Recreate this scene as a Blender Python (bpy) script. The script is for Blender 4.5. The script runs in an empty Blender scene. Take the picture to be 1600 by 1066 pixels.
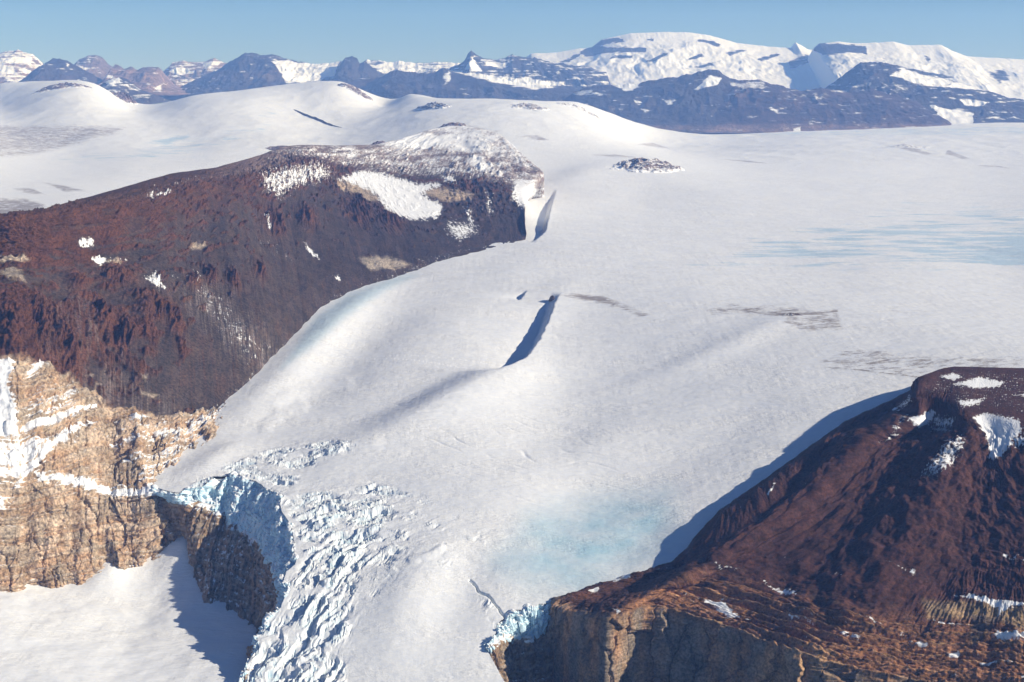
import bpy, math
import numpy as np

# ---------------------------------------------------------------- camera model
F, CX, CY = 2198.0, 800.0, 533.0
PITCH = math.radians(10.9)
CP, SP = math.cos(PITCH), math.sin(PITCH)
f4 = np.float32


def ray(px, py):
    """direction through a point of the 1600x1066 photograph, scaled so that Y = 1"""
    x = (px - CX) / F
    y = (CY - py) / F
    d = np.array([x, CP + y * SP, -SP + y * CP])
    return d / d[1]


def P(px, py, w):
    """world point: w > 0 is the horizontal distance Y, w < 0 the height z (camera at the origin)"""
    d = ray(px, py)
    return d * (w if w > 0 else w / d[2])


def project(W):
    X, Y, Z = W[..., 0], W[..., 1], W[..., 2]
    dep = Y * CP - Z * SP
    up = Y * SP + Z * CP
    dep = np.maximum(dep, 1.0)
    return CX + F * X / dep, CY - F * up / dep


# ---------------------------------------------------------------- noise
def _hash(ix, iy, seed):
    h = (ix * np.uint32(374761393) + iy * np.uint32(668265263) + np.uint32((seed * 2246822519) & 0xffffffff))
    h = (h ^ (h >> np.uint32(13))) * np.uint32(1274126177)
    return h ^ (h >> np.uint32(16))


_ang = np.linspace(0, 2 * np.pi, 256, endpoint=False)
_GX, _GY = np.cos(_ang).astype(f4), np.sin(_ang).astype(f4)


def perlin(x, y, seed=0):
    x = np.asarray(x, f4); y = np.asarray(y, f4)
    x0 = np.floor(x); y0 = np.floor(y)
    fx = x - x0; fy = y - y0
    ix = x0.astype(np.int32).astype(np.uint32); iy = y0.astype(np.int32).astype(np.uint32)
    u = fx * fx * fx * (fx * (fx * 6 - 15) + 10)
    v = fy * fy * fy * (fy * (fy * 6 - 15) + 10)

    def g(dx, dy):
        h = _hash(ix + np.uint32(dx), iy + np.uint32(dy), seed) & np.uint32(255)
        return _GX[h] * (fx - dx) + _GY[h] * (fy - dy)
    a = g(0, 0); b = g(1, 0); c = g(0, 1); d = g(1, 1)
    a = a + u * (b - a); c = c + u * (d - c)
    return (a + v * (c - a)) * f4(1.5)


def fbm(x, y, o=4, seed=0, gain=0.5, lac=2.03):
    s = 0; a = 1.0; n = 0
    for i in range(o):
        s = s + f4(a) * perlin(x, y, seed + i * 17); n += a
        x = x * f4(lac) + f4(13.7); y = y * f4(lac) + f4(7.3); a *= gain
    return s / f4(n)


def ridged(x, y, o=4, seed=0, gain=0.5):
    s = 0; a = 1.0; n = 0
    for i in range(o):
        s = s + f4(a) * (1 - 2 * np.abs(perlin(x, y, seed + i * 31))); n += a
        x = x * f4(2.07) + f4(5.1); y = y * f4(2.07) + f4(9.2); a *= gain
    return s / f4(n)


def worley(x, y, seed=0, jit=0.9, tilt=False):
    x = np.asarray(x, f4); y = np.asarray(y, f4)
    x0 = np.floor(x).astype(np.int32); y0 = np.floor(y).astype(np.int32)
    f1 = np.full(x.shape, 9, f4); f2 = f1.copy(); cid = np.zeros(x.shape, f4); tl = np.zeros(x.shape, f4)
    for dx in (-1, 0, 1):
        for dy in (-1, 0, 1):
            cx = x0 + dx; cy = y0 + dy
            h = _hash(cx.astype(np.uint32), cy.astype(np.uint32), seed)
            jx = (h & np.uint32(1023)).astype(f4) / 1023; jy = ((h >> np.uint32(10)) & np.uint32(1023)).astype(f4) / 1023
            ox = x - (cx + 0.5 + jit * (jx - 0.5)); oy = y - (cy + 0.5 + jit * (jy - 0.5))
            d = np.hypot(ox, oy)
            r = ((h >> np.uint32(20)) & np.uint32(1023)).astype(f4) / 1023
            m = d < f1
            f2 = np.where(m, f1, np.minimum(f2, d)); cid = np.where(m, r, cid); f1 = np.where(m, d, f1)
            if tilt: tl = np.where(m, ox * (jy - .5) * 2 + oy * (((r * 7.13) % 1) - .5) * 2, tl)
    return (f1, f2, cid, tl) if tilt else (f1, f2, cid)


def sstep(a, b, x):
    t = np.clip((x - a) / (b - a), 0, 1)
    return t * t * (3 - 2 * t)


# ---------------------------------------------------------------- polygons
def polydist(px, py, poly, closed=True):
    """signed distance (positive inside) to a polygon, or plain distance to a polyline"""
    pts = np.asarray(poly, f4)[:, :2]
    n = len(pts)
    d2 = np.full(px.shape, 1e12, f4)
    ins = np.zeros(px.shape, bool)
    for i in range(n if closed else n - 1):
        ax, ay = pts[i]; bx, by = pts[(i + 1) % n]
        ex, ey = bx - ax, by - ay
        t = np.clip(((px - ax) * ex + (py - ay) * ey) / max(ex * ex + ey * ey, 1e-9), 0, 1)
        d2 = np.minimum(d2, (px - ax - t * ex) ** 2 + (py - ay - t * ey) ** 2)
        if closed:
            c = ((ay > py) != (by > py))
            if ay != by:
                ins ^= c & (px < (bx - ax) * (py - ay) / (by - ay) + ax)
    d = np.sqrt(d2)
    return np.where(ins, d, -d) if closed else d


def soft(px, py, poly, w, closed=True):
    """1 deep inside the polygon, 0 outside, ramp of width w (pixels) round its outline"""
    pts = np.asarray(poly)[:, :2]
    lo = pts.min(0) - 2 * w - 3; hi = pts.max(0) + 2 * w + 3
    out = np.zeros(px.shape, f4)
    m = (px > lo[0]) & (px < hi[0]) & (py > lo[1]) & (py < hi[1])
    if m.any():
        d = polydist(px[m], py[m], poly, closed)
        out[m] = sstep(-w, w, d) if closed else 1 - sstep(0, w, d)
    return out


# ---------------------------------------------------------------- mesh output
C = bpy.context.scene.collection


def make_mesh(name, V, quads, attrs, mat, parent=None):
    used = np.zeros(len(V), bool); used[quads.ravel()] = True
    remap = np.cumsum(used) - 1
    q = remap[quads].astype(np.int32)
    me = bpy.data.meshes.new(name)
    v = V[used].astype(f4)
    me.vertices.add(len(v)); me.vertices.foreach_set('co', v.ravel())
    me.loops.add(q.size); me.loops.foreach_set('vertex_index', q.ravel())
    me.polygons.add(len(q))
    k = q.shape[1]
    me.polygons.foreach_set('loop_start', np.arange(0, q.size, k, dtype=np.int32))
    me.update(calc_edges=True)
    for an, a in attrs.items():
        a = a[used]
        if a.ndim == 1:
            at = me.attributes.new(an, 'FLOAT', 'POINT'); at.data.foreach_set('value', a.astype(f4))
        else:
            at = me.attributes.new(an, 'FLOAT_COLOR', 'POINT')
            c4 = np.ones((len(a), 4), f4); c4[:, :3] = a
            at.data.foreach_set('color', c4.ravel())
    me.materials.append(mat)
    o = bpy.data.objects.new(name, me); C.objects.link(o)
    if parent: o.parent = parent
    return o


def grid_quads(nv, nu):
    i = np.arange(nv * nu, dtype=np.int32).reshape(nv, nu)
    return np.stack([i[:-1, :-1], i[:-1, 1:], i[1:, 1:], i[1:, :-1]], -1).reshape(-1, 4)


def tag(o, label=None, cat=None, group=None, kind=None):
    if label: o['label'] = label
    if cat: o['category'] = cat
    if group: o['group'] = group
    if kind: o['kind'] = kind
    return o


# ---------------------------------------------------------------- lofts
def catmull(A, t):
    """A [..., K, 3] sampled at float stations t with a Catmull-Rom curve"""
    K = A.shape[-2]
    i = np.clip(np.floor(t).astype(int), 0, K - 2)
    u = (t - i)[:, None]
    p1 = A[..., i, :]; p2 = A[..., i + 1, :]
    p0 = np.where((i > 0)[:, None], A[..., np.maximum(i - 1, 0), :], 2 * p1 - p2)
    p3 = np.where((i < K - 2)[:, None], A[..., np.minimum(i + 2, K - 1), :], 2 * p2 - p1)
    m1 = (p2 - p0) * 0.42; m2 = (p3 - p1) * 0.42
    u2 = u * u; u3 = u2 * u
    return (2 * u3 - 3 * u2 + 1) * p1 + (u3 - 2 * u2 + u) * m1 + (-2 * u3 + 3 * u2) * p2 + (u3 - u2) * m2


def linear(A, t):
    K = A.shape[-2]
    i = np.clip(np.floor(t).astype(int), 0, K - 2)
    u = (t - i)[:, None]
    return A[..., i, :] * (1 - u) + A[..., i + 1, :] * u


def spread(lens, n):
    """n float stations over len(lens) segments in proportion to lens"""
    c = np.concatenate([[0], np.cumsum(lens)])
    return np.interp(np.linspace(0, c[-1], n), c, np.arange(len(c)))


def loft(ctrl, nu, nv, curl_v=0.35):
    """ctrl [R][K] world points -> dense surface, station and row of each vertex, metre coordinates s (along) and t (down)"""
    A = np.array(ctrl, float)
    R, K = A.shape[:2]
    ppx, ppy = project(A)
    du = np.hypot(np.diff(ppx, axis=1), np.diff(ppy, axis=1)).mean(0) + 6
    dv = np.hypot(np.diff(ppx, axis=0), np.diff(ppy, axis=0)).mean(1) + 6
    tu = spread(du, nu); tv = spread(dv, nv)
    B = catmull(A, tu)                                   # R, nu, 3
    Bt = np.swapaxes(B, 0, 1)                            # nu, R, 3
    S = (1 - curl_v) * linear(Bt, tv) + curl_v * catmull(Bt, tv)   # nu, nv, 3
    S = np.swapaxes(S, 0, 1)
    ds = np.linalg.norm(np.diff(S, axis=1), axis=2).mean(0)
    dt = np.linalg.norm(np.diff(S, axis=0), axis=2).mean(1)
    s = np.concatenate([[0], np.cumsum(ds)])[None, :] + np.zeros((nv, 1))
    t = np.concatenate([[0], np.cumsum(dt)])[:, None] + np.zeros((1, nu))
    k = tu[None, :] + np.zeros((nv, 1)); v = tv[:, None] + np.zeros((1, nu))
    return S, k.astype(f4), v.astype(f4), s.astype(f4), t.astype(f4)


def widen(S, k, v, s, t, n, step, left):
    """carry a surface on past its first or last column"""
    j = np.arange(n, 0, -1) if left else np.arange(1, n + 1)
    e = (S[:, :1] if left else S[:, -1:]) + j[None, :, None] * np.array(step, float)
    L = float(np.linalg.norm(step))
    if left:
        c = lambda a, d: np.concatenate([a[:, :1] - d * j[None, :], a], 1).astype(f4)
        S = np.concatenate([e, S], 1)
    else:
        c = lambda a, d: np.concatenate([a, a[:, -1:] + d * j[None, :]], 1).astype(f4)
        S = np.concatenate([S, e], 1)
    return S, c(k, 0), c(v, 0), c(s, L), c(t, 0)


def normals(S):
    a = np.gradient(S, axis=1); b = np.gradient(S, axis=0)
    n = np.cross(a, b); n /= np.linalg.norm(n, axis=2, keepdims=True) + 1e-9
    return n


def table(T, v, k):
    """bilinear look-up of a small table T[row][station]"""
    T = np.asarray(T, f4)
    R, K = T.shape[:2]
    i = np.clip(np.floor(v).astype(int), 0, R - 2); j = np.clip(np.floor(k).astype(int), 0, K - 2)
    a = v - i; b = k - j
    if T.ndim == 3: a = a[..., None]; b = b[..., None]
    return (T[i, j] * (1 - a) + T[i + 1, j] * a) * (1 - b) + (T[i, j + 1] * (1 - a) + T[i + 1, j + 1] * a) * b


# ---------------------------------------------------------------- thin plate spline
class TPS:
    def __init__(self, a, b, z, lam=1e-4):
        self.a, self.b = np.asarray(a), np.asarray(b)
        n = len(self.a)
        r2 = (self.a[:, None] - self.a) ** 2 + (self.b[:, None] - self.b) ** 2
        K = 0.5 * r2 * np.log(r2 + 1e-12)
        M = np.zeros((n + 3, n + 3))
        M[:n, :n] = K + lam * np.eye(n)
        M[:n, n] = M[n, :n] = 1; M[:n, n + 1] = M[n + 1, :n] = self.a; M[:n, n + 2] = M[n + 2, :n] = self.b
        self.w = np.linalg.solve(M, np.concatenate([np.asarray(z, float), [0, 0, 0]]))

    def __call__(self, a, b):
        sh = a.shape
        a = a.ravel().astype(f4); b = b.ravel().astype(f4)
        n = len(self.a)
        out = np.empty(a.shape, f4)
        w = self.w.astype(f4)
        ca = self.a.astype(f4); cb = self.b.astype(f4)
        for s in range(0, len(a), 60000):
            x = a[s:s + 60000, None]; y = b[s:s + 60000, None]
            r2 = (x - ca) ** 2 + (y - cb) ** 2
            out[s:s + 60000] = (0.5 * r2 * np.log(r2 + f4(1e-12))) @ w[:n] + w[n] + w[n + 1] * x[:, 0] + w[n + 2] * y[:, 0]
        return out.reshape(sh)


# ---------------------------------------------------------------- materials
def new_mat(name):
    m = bpy.data.materials.new(name); m.use_nodes = True
    nt = m.node_tree; nt.nodes.clear()
    return m, nt


class NB:
    """tiny node builder"""
    def __init__(self, nt): self.nt = nt

    def n(self, t, **kw):
        o = self.nt.nodes.new(t)
        for k, v in kw.items(): setattr(o, k, v)
        return o

    def l(self, a, b): self.nt.links.new(a, b)

    def val(self, node, i, x):
        if isinstance(x, (int, float, tuple, list)): node.inputs[i].default_value = x
        else: self.l(x, node.inputs[i])

    def math(self, op, a, b=0.0, clamp=False):
        o = self.n('ShaderNodeMath', operation=op); o.use_clamp = clamp
        self.val(o, 0, a); self.val(o, 1, b)
        return o.outputs[0]

    def smooth(self, x, lo, hi, a=0.0, b=1.0):
        o = self.n('ShaderNodeMapRange', interpolation_type='SMOOTHSTEP')
        self.val(o, 0, x); self.val(o, 1, lo); self.val(o, 2, hi); self.val(o, 3, a); self.val(o, 4, b)
        return o.outputs[0]

    def mix(self, f, a, b):
        o = self.n('ShaderNodeMix', data_type='RGBA')
        self.val(o, 0, f)
        for i, x in ((6, a), (7, b)):
            if isinstance(x, tuple): x = (*x, 1.0)
            self.val(o, i, x)
        return o.outputs[2]

    def mul(self, a, b):
        o = self.n('ShaderNodeMix', data_type='RGBA', blend_type='MULTIPLY')
        o.inputs[0].default_value = 1.0
        self.val(o, 6, a); self.val(o, 7, b)
        return o.outputs[2]

    def pos(self, scale=(1, 1, 1), rot=(0, 0, 0)):
        g = self.n('ShaderNodeNewGeometry')
        m = self.n('ShaderNodeMapping')
        m.inputs['Scale'].default_value = scale; m.inputs['Rotation'].default_value = rot
        self.l(g.outputs['Position'], m.inputs[0])
        return m.outputs[0]

    def noise(self, vec, scale, detail=6, rough=0.6):
        o = self.n('ShaderNodeTexNoise')
        self.l(vec, o.inputs['Vector'])
        o.inputs['Scale'].default_value = scale; o.inputs['Detail'].default_value = detail
        o.inputs['Roughness'].default_value = rough
        return o.outputs['Fac']

    def attr(self, name, out='Fac'):
        o = self.n('ShaderNodeAttribute'); o.attribute_name = name
        return o.outputs[out]

    def gray(self, f):
        o = self.n('ShaderNodeCombineColor')
        for i in range(3): self.l(f, o.inputs[i])
        return o.outputs[0]

    def bump(self, h, strength, dist, normal=None):
        o = self.n('ShaderNodeBump')
        self.val(o, 'Strength', strength); o.inputs['Distance'].default_value = dist
        self.l(h, o.inputs['Height'])
        if normal is not None: self.l(normal, o.inputs['Normal'])
        return o.outputs[0]

    def out(self, col, rough, nrm):
        b = self.n('ShaderNodeBsdfPrincipled')
        self.val(b, 'Base Color', col); self.val(b, 'Roughness', rough)
        b.inputs['Specular IOR Level'].default_value = 0.15
        if nrm is not None: self.l(nrm, b.inputs['Normal'])
        o = self.n('ShaderNodeOutputMaterial')
        self.l(b.outputs[0], o.inputs[0])


SNOW = (0.80, 0.81, 0.83)


def rock_material(name, g, bump=4.0, amp=1.0, snow_amp=1.3, squash=1.0, var=(0.55, 1.5)):
    """rock coloured by the strata attribute 'base', snow where attribute 'snow' says so; g = grain in metres"""
    m, nt = new_mat(name); b = NB(nt)
    p = b.pos(); pz = b.pos((1, 1, squash))
    n1 = b.noise(p, 1 / g, 8, 0.68)
    n2 = b.noise(pz, 1 / (g * 7), 7, 0.62)
    n3 = b.noise(p, 1 / (g * 0.3), 3, 0.6)
    v = b.math('MULTIPLY', b.smooth(n1, 0.28, 0.72, var[0], var[1]), b.smooth(n2, 0.3, 0.7, 0.72, 1.3))
    col = b.mul(b.attr('base', 'Color'), b.gray(v))
    # warm / cool drift
    col = b.mix(b.smooth(n2, 0.35, 0.7, 0.0, 0.35), col, b.mul(col, (1.12, 0.92, 0.82, 1)))
    sn = b.math('ADD', b.attr('snow'), b.math('MULTIPLY', b.math('SUBTRACT', b.noise(p, 1 / (g * 1.6), 9, 0.66), 0.5), snow_amp))
    sf = b.smooth(sn, -0.10, 0.17)
    scol = b.mix(b.smooth(n2, 0.3, 0.7), SNOW, (0.84, 0.84, 0.85))
    col = b.mix(sf, col, scol)
    h = b.math('ADD', b.math('MULTIPLY', n1, 1.0), b.math('MULTIPLY', n3, 0.35))
    nrm = b.bump(h, b.smooth(sf, 0, 1, 0.85 * amp, 0.12), bump)
    b.out(col, 0.92, nrm)
    return m


def snow_material(name, g=12.0):
    m, nt = new_mat(name); b = NB(nt)
    ps = b.pos((0.45, 1.6, 1), (0, 0, math.radians(-18)))
    pw = b.pos((0.42, 1.15, 1), (0, 0, math.radians(6)))
    p = b.pos()
    n1 = b.noise(ps, 1 / g, 8, 0.66)
    n2 = b.noise(ps, 1 / (g * 14), 6, 0.6)
    n3 = b.noise(ps, 1 / (g * 4.0), 5, 0.6)
    v = b.math('ADD', b.math('MULTIPLY', n1, 0.4), b.math('ADD', b.math('MULTIPLY', n2, 0.35), b.math('MULTIPLY', n3, 0.25)))
    col = b.mix(b.smooth(v, 0.36, 0.64), (0.745, 0.765, 0.80), (0.845, 0.842, 0.835))
    # blue ice swept bare by the wind
    ia = b.attr('ice')
    ino = b.math('ADD', b.math('MULTIPLY', b.math('SUBTRACT', b.noise(pw, 1 / 150, 8, 0.68), 0.5), 3.7),
                 b.math('MULTIPLY', b.math('SUBTRACT', n1, 0.5), 0.6))
    patch = b.smooth(b.math('ADD', ia, ino), -0.02, 0.5)
    patch = b.math('MULTIPLY', patch, b.smooth(ia, -0.9, -0.35))
    col = b.mix(b.math('MULTIPLY', patch, 0.85), col, (0.45, 0.60, 0.71))
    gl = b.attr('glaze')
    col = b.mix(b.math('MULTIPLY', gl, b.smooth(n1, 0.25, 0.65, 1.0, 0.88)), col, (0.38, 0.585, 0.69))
    # stones and grit lying on the snow
    sa = b.attr('scree')
    so = b.math('ADD', sa, b.math('ADD', b.math('MULTIPLY', b.math('SUBTRACT', b.noise(b.pos((.55, 1.15, 1), (0, 0, .5)), 1 / 22, 6, 0.75), 0.5), 2.2),
                b.math('MULTIPLY', b.math('SUBTRACT', b.noise(pw, 1 / 60, 5, 0.6), 0.5), 1.2)))
    sf = b.smooth(so, -0.05, 0.45, 0.0, 0.82)
    col = b.mix(sf, col, b.mix(n1, (0.13, 0.095, 0.085), (0.30, 0.245, 0.22)))
    fl = b.noise(b.pos((1.0, 0.07, 1), (0, 0, math.radians(14))), 1 / 26, 5, 0.62)
    nrm = b.bump(b.math('ADD', b.math('ADD', b.math('MULTIPLY', n1, 1.1), b.math('MULTIPLY', n3, 1.6)), b.math('MULTIPLY', fl, 0.8)), b.smooth(n2, 0.36, 0.64, 0.22, 0.75), 3.2)
    b.out(col, 0.75, nrm)
    return m


def ice_material(name, g=9.0):
    m, nt = new_mat(name); b = NB(nt)
    p = b.pos()
    n1 = b.noise(p, 1 / g, 8, 0.66); n2 = b.noise(p, 1 / 60, 5, 0.6)
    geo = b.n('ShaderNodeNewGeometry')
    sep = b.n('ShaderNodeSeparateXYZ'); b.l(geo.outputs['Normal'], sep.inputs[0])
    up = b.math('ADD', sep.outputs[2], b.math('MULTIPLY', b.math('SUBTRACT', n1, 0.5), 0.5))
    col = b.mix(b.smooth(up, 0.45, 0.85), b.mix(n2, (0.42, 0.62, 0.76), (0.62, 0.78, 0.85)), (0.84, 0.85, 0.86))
    nrm = b.bump(n1, 0.5, 2.5)
    b.out(col, 0.6, nrm)
    return m


M_SNOW = snow_material('wind packed snow')
M_ICE = ice_material('glacier ice')
M_MESA = rock_material('dolerite and sandstone', 11.0, 7.0, amp=1.15, var=(.42, 1.75))
M_BUTTE = rock_material('dark dolerite', 7.0, 2.2, amp=0.9, var=(.45, 1.7))
M_FAR = rock_material('distant rock', 130.0, 55.0, snow_amp=1.15, squash=3.0)
M_OUT = rock_material('bare stony ground', 16.0, 4.0, snow_amp=1.5)


# ================================================================ GROUND: ice plateau, glacier, snow domes
def ab(X, Y):
    return X / Y / 0.36, np.log(Y / 3000.0) * 0.7


HP = np.array([(2300, -2250), (2700, -2000), (3000, -1830), (3300, -1655), (3450, -1570), (3600, -1490), (3800, -1400), (4000, -1330), (4200, -1275), (4500, -1210), (4900, -1145), (5400, -1080), (6200, -1010),
               (7385, -962), (8500, -945), (10000, -940), (40000, -940)], float)
_ys = np.linspace(2300, 9000, 700)
_hs = np.interp(_ys, HP[:, 0], HP[:, 1])
for _ in range(60): _hs[1:-1] = .5 * _hs[1:-1] + .25 * (_hs[:-2] + _hs[2:])
_hs = _hs.astype(f4)


def glacier(X, Y):
    sm = lambda t: 60 * np.log1p(np.exp(np.clip(t / 60.0, -30, 30)))
    z = np.interp(Y, _ys, _hs) - 0.06 * sm(-150 - X) * sstep(9000, 6000, Y)
    # broad swells of the ice
    z = z + 16 * np.exp(-((X - 0.05 * Y + 330) / 260) ** 2 - ((Y - 4700) / 700) ** 2) - 14 * np.exp(-((X - 160) / 300) ** 2 - ((Y - 4500) / 500) ** 2)
    r = 0.115 * sm(X - 200)
    q = (z + r + 962) / 30.0          # smooth ceiling at the level of the plateau
    cap = -962 - 30 * np.log1p(np.exp(-np.clip(q, -60, 60)))
    w = sstep(0, 250, X)
    return (z * (1 - w) + cap * w).astype(f4)


GP = [  # photograph point and height above (-) the camera
    (705, 401, -981), (778, 385, -975), (828, 372, -962), (1000, 400, -960), (1200, 400, -957), (1500, 400, -955), (1000, 300, -940), (1300, 300, -945),
    (1550, 250, -945), (900, 350, -950), (1100, 350, -953), (870, 320, -935), (1400, 330, -953), (800, 420, -975),
    # plateau beyond
    (950, 262, -862), (1010, 250, -840), (1090, 275, -905), (880, 268, -890), (960, 295, -925),
    (0, 300, -880), (200, 265, -860), (330, 245, -850), (100, 230, -820), (300, 222, -800), (0, 195, -660), (400, 195, -650), (200, 195, -660),
    (0, 165, -500), (200, 172, -560), (150, 130, -190), (60, 128, -180), (0, 130, -200), (-200, 140, -250),
    (600, 170, -560), (540, 132, -212), (480, 130, -200), (400, 140, -285), (300, 150, -370), (640, 145, -330), (700, 178, -680),
    (470, 168, -500), (520, 196, -690), (400, 210, -730),
    (800, 190, -800), (850, 162, -480), (900, 160, -465), (950, 175, -625), (1000, 195, -830), (780, 165, -540), (720, 176, -690),
    (1000, 218, -950), (1240, 209, -950), (1600, 192, -905), (1450, 222, -895), (1240, 240, -945),
    (1800, 200, -920), (2000, 300, -940), (2000, 500, -960), (2000, 230, -930), (-400, 250, -820), (-400, 200, -660), (-400, 330, -900),
]
gw = [P(*g) for g in GP]
gw += [np.array(p, float) for p in [  # hidden ground, under the mesas and behind the domes
    (-1750, 5500, -1480), (-2100, 6400, -1300), (-2400, 7400, -1120), (-1500, 6600, -1250), (-1500, 8000, -1050), (-900, 8400, -1010), (-600, 9500, -980),
    (-2600, 5600, -1500), (-3600, 6500, -1300), (-3600, 8300, -1000), (-2600, 8800, -960), (-2200, 10300, -950), (-1000, 11500, -930), (0, 12500, -930), (300, 10300, -935),
    (-7400, 25500, -700), (-9500, 25500, -800), (-5500, 25000, -700), (-3300, 28000, -600), (-4300, 28000, -650), (-1500, 26000, -900), (600, 25000, -900), (1400, 25000, -950),
    (-7000, 32000, -1300), (0, 32000, -1200), (8000, 32000, -1100), (-12000, 30000, -1000), (12000, 30000, -1100),
]]
gw += [np.array((x, y, float(glacier(np.array([x], f4), np.array([y], f4))[0]))) for y in (4200, 5000, 5800, 6400) for x in (-1400, -700, 0, 700, 1500, 2300)]
gw = np.array(gw)
ga, gb = ab(gw[:, 0], gw[:, 1])
ground_tps = TPS(ga, gb, gw[:, 2], 6e-4)


def scarp(X, Y, line, h, steep, reach, rise=0.0):
    """a drop on the left (sunless) side of a line in world XY: amounts along the line come third"""
    L = np.array(line, float)
    dmin = np.full(X.shape, 1e9, f4); side = np.zeros(X.shape, f4); amt = np.zeros(X.shape, f4); pb = np.zeros(X.shape, f4)
    for (a, b) in zip(L[:-1], L[1:]):
        e = b[:2] - a[:2]; n2 = e @ e
        t = np.clip(((X - a[0]) * e[0] + (Y - a[1]) * e[1]) / n2, 0, 1)
        dx = X - a[0] - t * e[0]; dy = Y - a[1] - t * e[1]
        d = np.hypot(dx, dy)
        cr = (e[0] * (Y - a[1]) - e[1] * (X - a[0])) / math.sqrt(n2)
        m = (d < dmin - 0.05) | ((d < dmin + 0.05) & (np.abs(cr) > pb))
        s = np.sign(cr); pb = np.where(m, np.abs(cr), pb)
        dmin = np.where(m, d, dmin); side = np.where(m, s, side); amt = np.where(m, a[2] + t * (b[2] - a[2]), amt)
    sd = -dmin * side + 9 * fbm(X / 70, Y / 70, 3, 27)          # positive on the right of the direction of travel (the lines run towards the camera)
    drop = sstep(0, steep, sd) * np.exp(-np.clip(sd - steep, 0, None) / reach)
    lift = np.exp(-np.clip(-sd, 0, None) / (reach * 0.6)) * (sd <= 0) + (sd > 0) * (1 - sstep(0, steep, sd))
    return -h * amt * drop + rise * amt * lift


def ground_base(X, Y):
    a, b = ab(X, Y)
    w = sstep(5800, 7000, Y)
    return glacier(X, Y) * (1 - w) + ground_tps(a, b) * w


def hit(px, py, fn, y0=2700.0, y1=33000.0):
    """first point of a height field seen through a point of the photograph"""
    d = ray(px, py)
    ys = np.geomspace(y0, y1, 3000)
    g = fn((d[0] * ys).astype(f4), ys.astype(f4)) - d[2] * ys
    i = int(np.argmax(g > 0))
    if i == 0: i = int(np.argmin(np.abs(g)))
    y = ys[i] - (ys[i] - ys[i - 1]) * g[i] / (g[i] - g[i - 1]) if i else ys[0]
    return d * y


def W(px, py, z=0):
    return hit(px, py, ground_base)[:2]


def fold(X, Y, line, h, w):
    L = np.array(line, float)
    lo = L.min(0) - 3.2 * w; hi = L.max(0) + 3.2 * w
    m = (X > lo[0]) & (X < hi[0]) & (Y > lo[1]) & (Y < hi[1])
    out = np.zeros(X.shape, f4)
    if not m.any(): return out
    x, y = X[m], Y[m]
    seg = np.hypot(*np.diff(L, axis=0).T); c = np.concatenate([[0], np.cumsum(seg)])
    n = max(4, int(c[-1] / (w * .75)))
    u = (np.arange(n) + .5) / n * c[-1]
    g = np.zeros(x.shape, f4)
    for ui in u:
        qx, qy = np.interp(ui, c, L[:, 0]), np.interp(ui, c, L[:, 1])
        g += np.exp(-((x - qx) ** 2 + (y - qy) ** 2) / (w * w)) * f4(math.sin(math.pi * ui / c[-1]) ** .6)
    out[m] = h * g * (c[-1] / n) / (w * math.sqrt(math.pi))
    return out


FOLDS = [([W(*p) for p in ln], h_, w_) for ln, h_, w_ in [
    ([(840, 560), (790, 588), (740, 612), (660, 655), (590, 692), (500, 725)], 30, 140),
    ([(640, 435), (590, 455), (520, 510), (450, 580), (400, 630), (350, 680)], 20, 90),
    ([(640, 470), (560, 540), (500, 610), (430, 680)], -24, 150),
    ([(1250, 488), (1200, 510), (1130, 545), (1050, 580), (960, 610)], 9, 85),
    ([(1000, 640), (950, 690), (880, 730), (780, 770), (700, 790)], 14, 130),
    ([(1180, 640), (1100, 700), (1000, 760), (900, 800)], -13, 150),
    ([(900, 430), (860, 480), (830, 520)], 10, 120),
    ([(700, 840), (650, 900), (620, 970), (610, 1050)], 15, 90),
    ([(760, 850), (720, 920), (700, 1000)], -12, 80),
    ([(1050, 800), (1000, 850), (930, 890)], -10, 70),
    ([(950, 255), (900, 275), (860, 300)], 25, 260),
    ([(380, 690), (330, 720), (290, 750)], 14, 60),
]]


def ground_height(X, Y, fine=True):
    z = ground_base(X, Y)
    # wind scoops
    l1 = [(*W(872, 296), 0.0), (*W(866, 312), 0.6), (*W(861, 330), 1.0), (*W(857, 348), 1.0), (*W(854, 364), .8), (*W(836, 380), 0.0)]
    z = z + scarp(X, Y, l1, 34, 40, 160, 10)
    l2 = [(*W(880, 460, -1020), 0.0), (*W(872, 474, -1030), 0.55), (*W(860, 505, -1050), 0.8), (*W(845, 535, -1075), 1.0), (*W(826, 565, -1105), 1.0), (*W(800, 582, -1130), .45), (*W(780, 592, -1130), .0)]
    l4 = [(*W(815, 570), 0.0), (*W(790, 588), .9), (*W(740, 612), 1.0), (*W(660, 655), .8), (*W(590, 692), 0.0)]
    z = z + scarp(X, Y, l4, 7, 200, 220, 8)
    z = z + scarp(X, Y, l2, 52, 55, 230, 12)
    l3 = [(*W(826, 455, -1010), 0.0), (*W(820, 461, -1015), 1.0), (*W(815, 467, -1018), 0.0)]
    z = z + scarp(X, Y, l3, 22, 22, 60, 3)
    # long folds and crests of the ice
    for ln, h_, w_ in FOLDS:
        z = z + fold(X, Y, ln, h_, w_)
    z = z + ridged(X / 900, Y / 1500, 3, 26) * 14 * sstep(13000, 17000, Y)
    # soft undulations of the ice
    z = z + fbm(X / 1100, Y / 1100, 3, 5) * 7 + fbm(X / 3600, Y / 3600, 2, 6) * np.clip((Y - 6000) * 0.003, 0, 26)
    if fine:
        z = z + fbm(X / 130 * .6 + Y / 400, Y / 90, 4, 9) * 3.2
        z = z + fbm(X / 34, Y / 22, 3, 19) * 0.7
    return z


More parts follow.
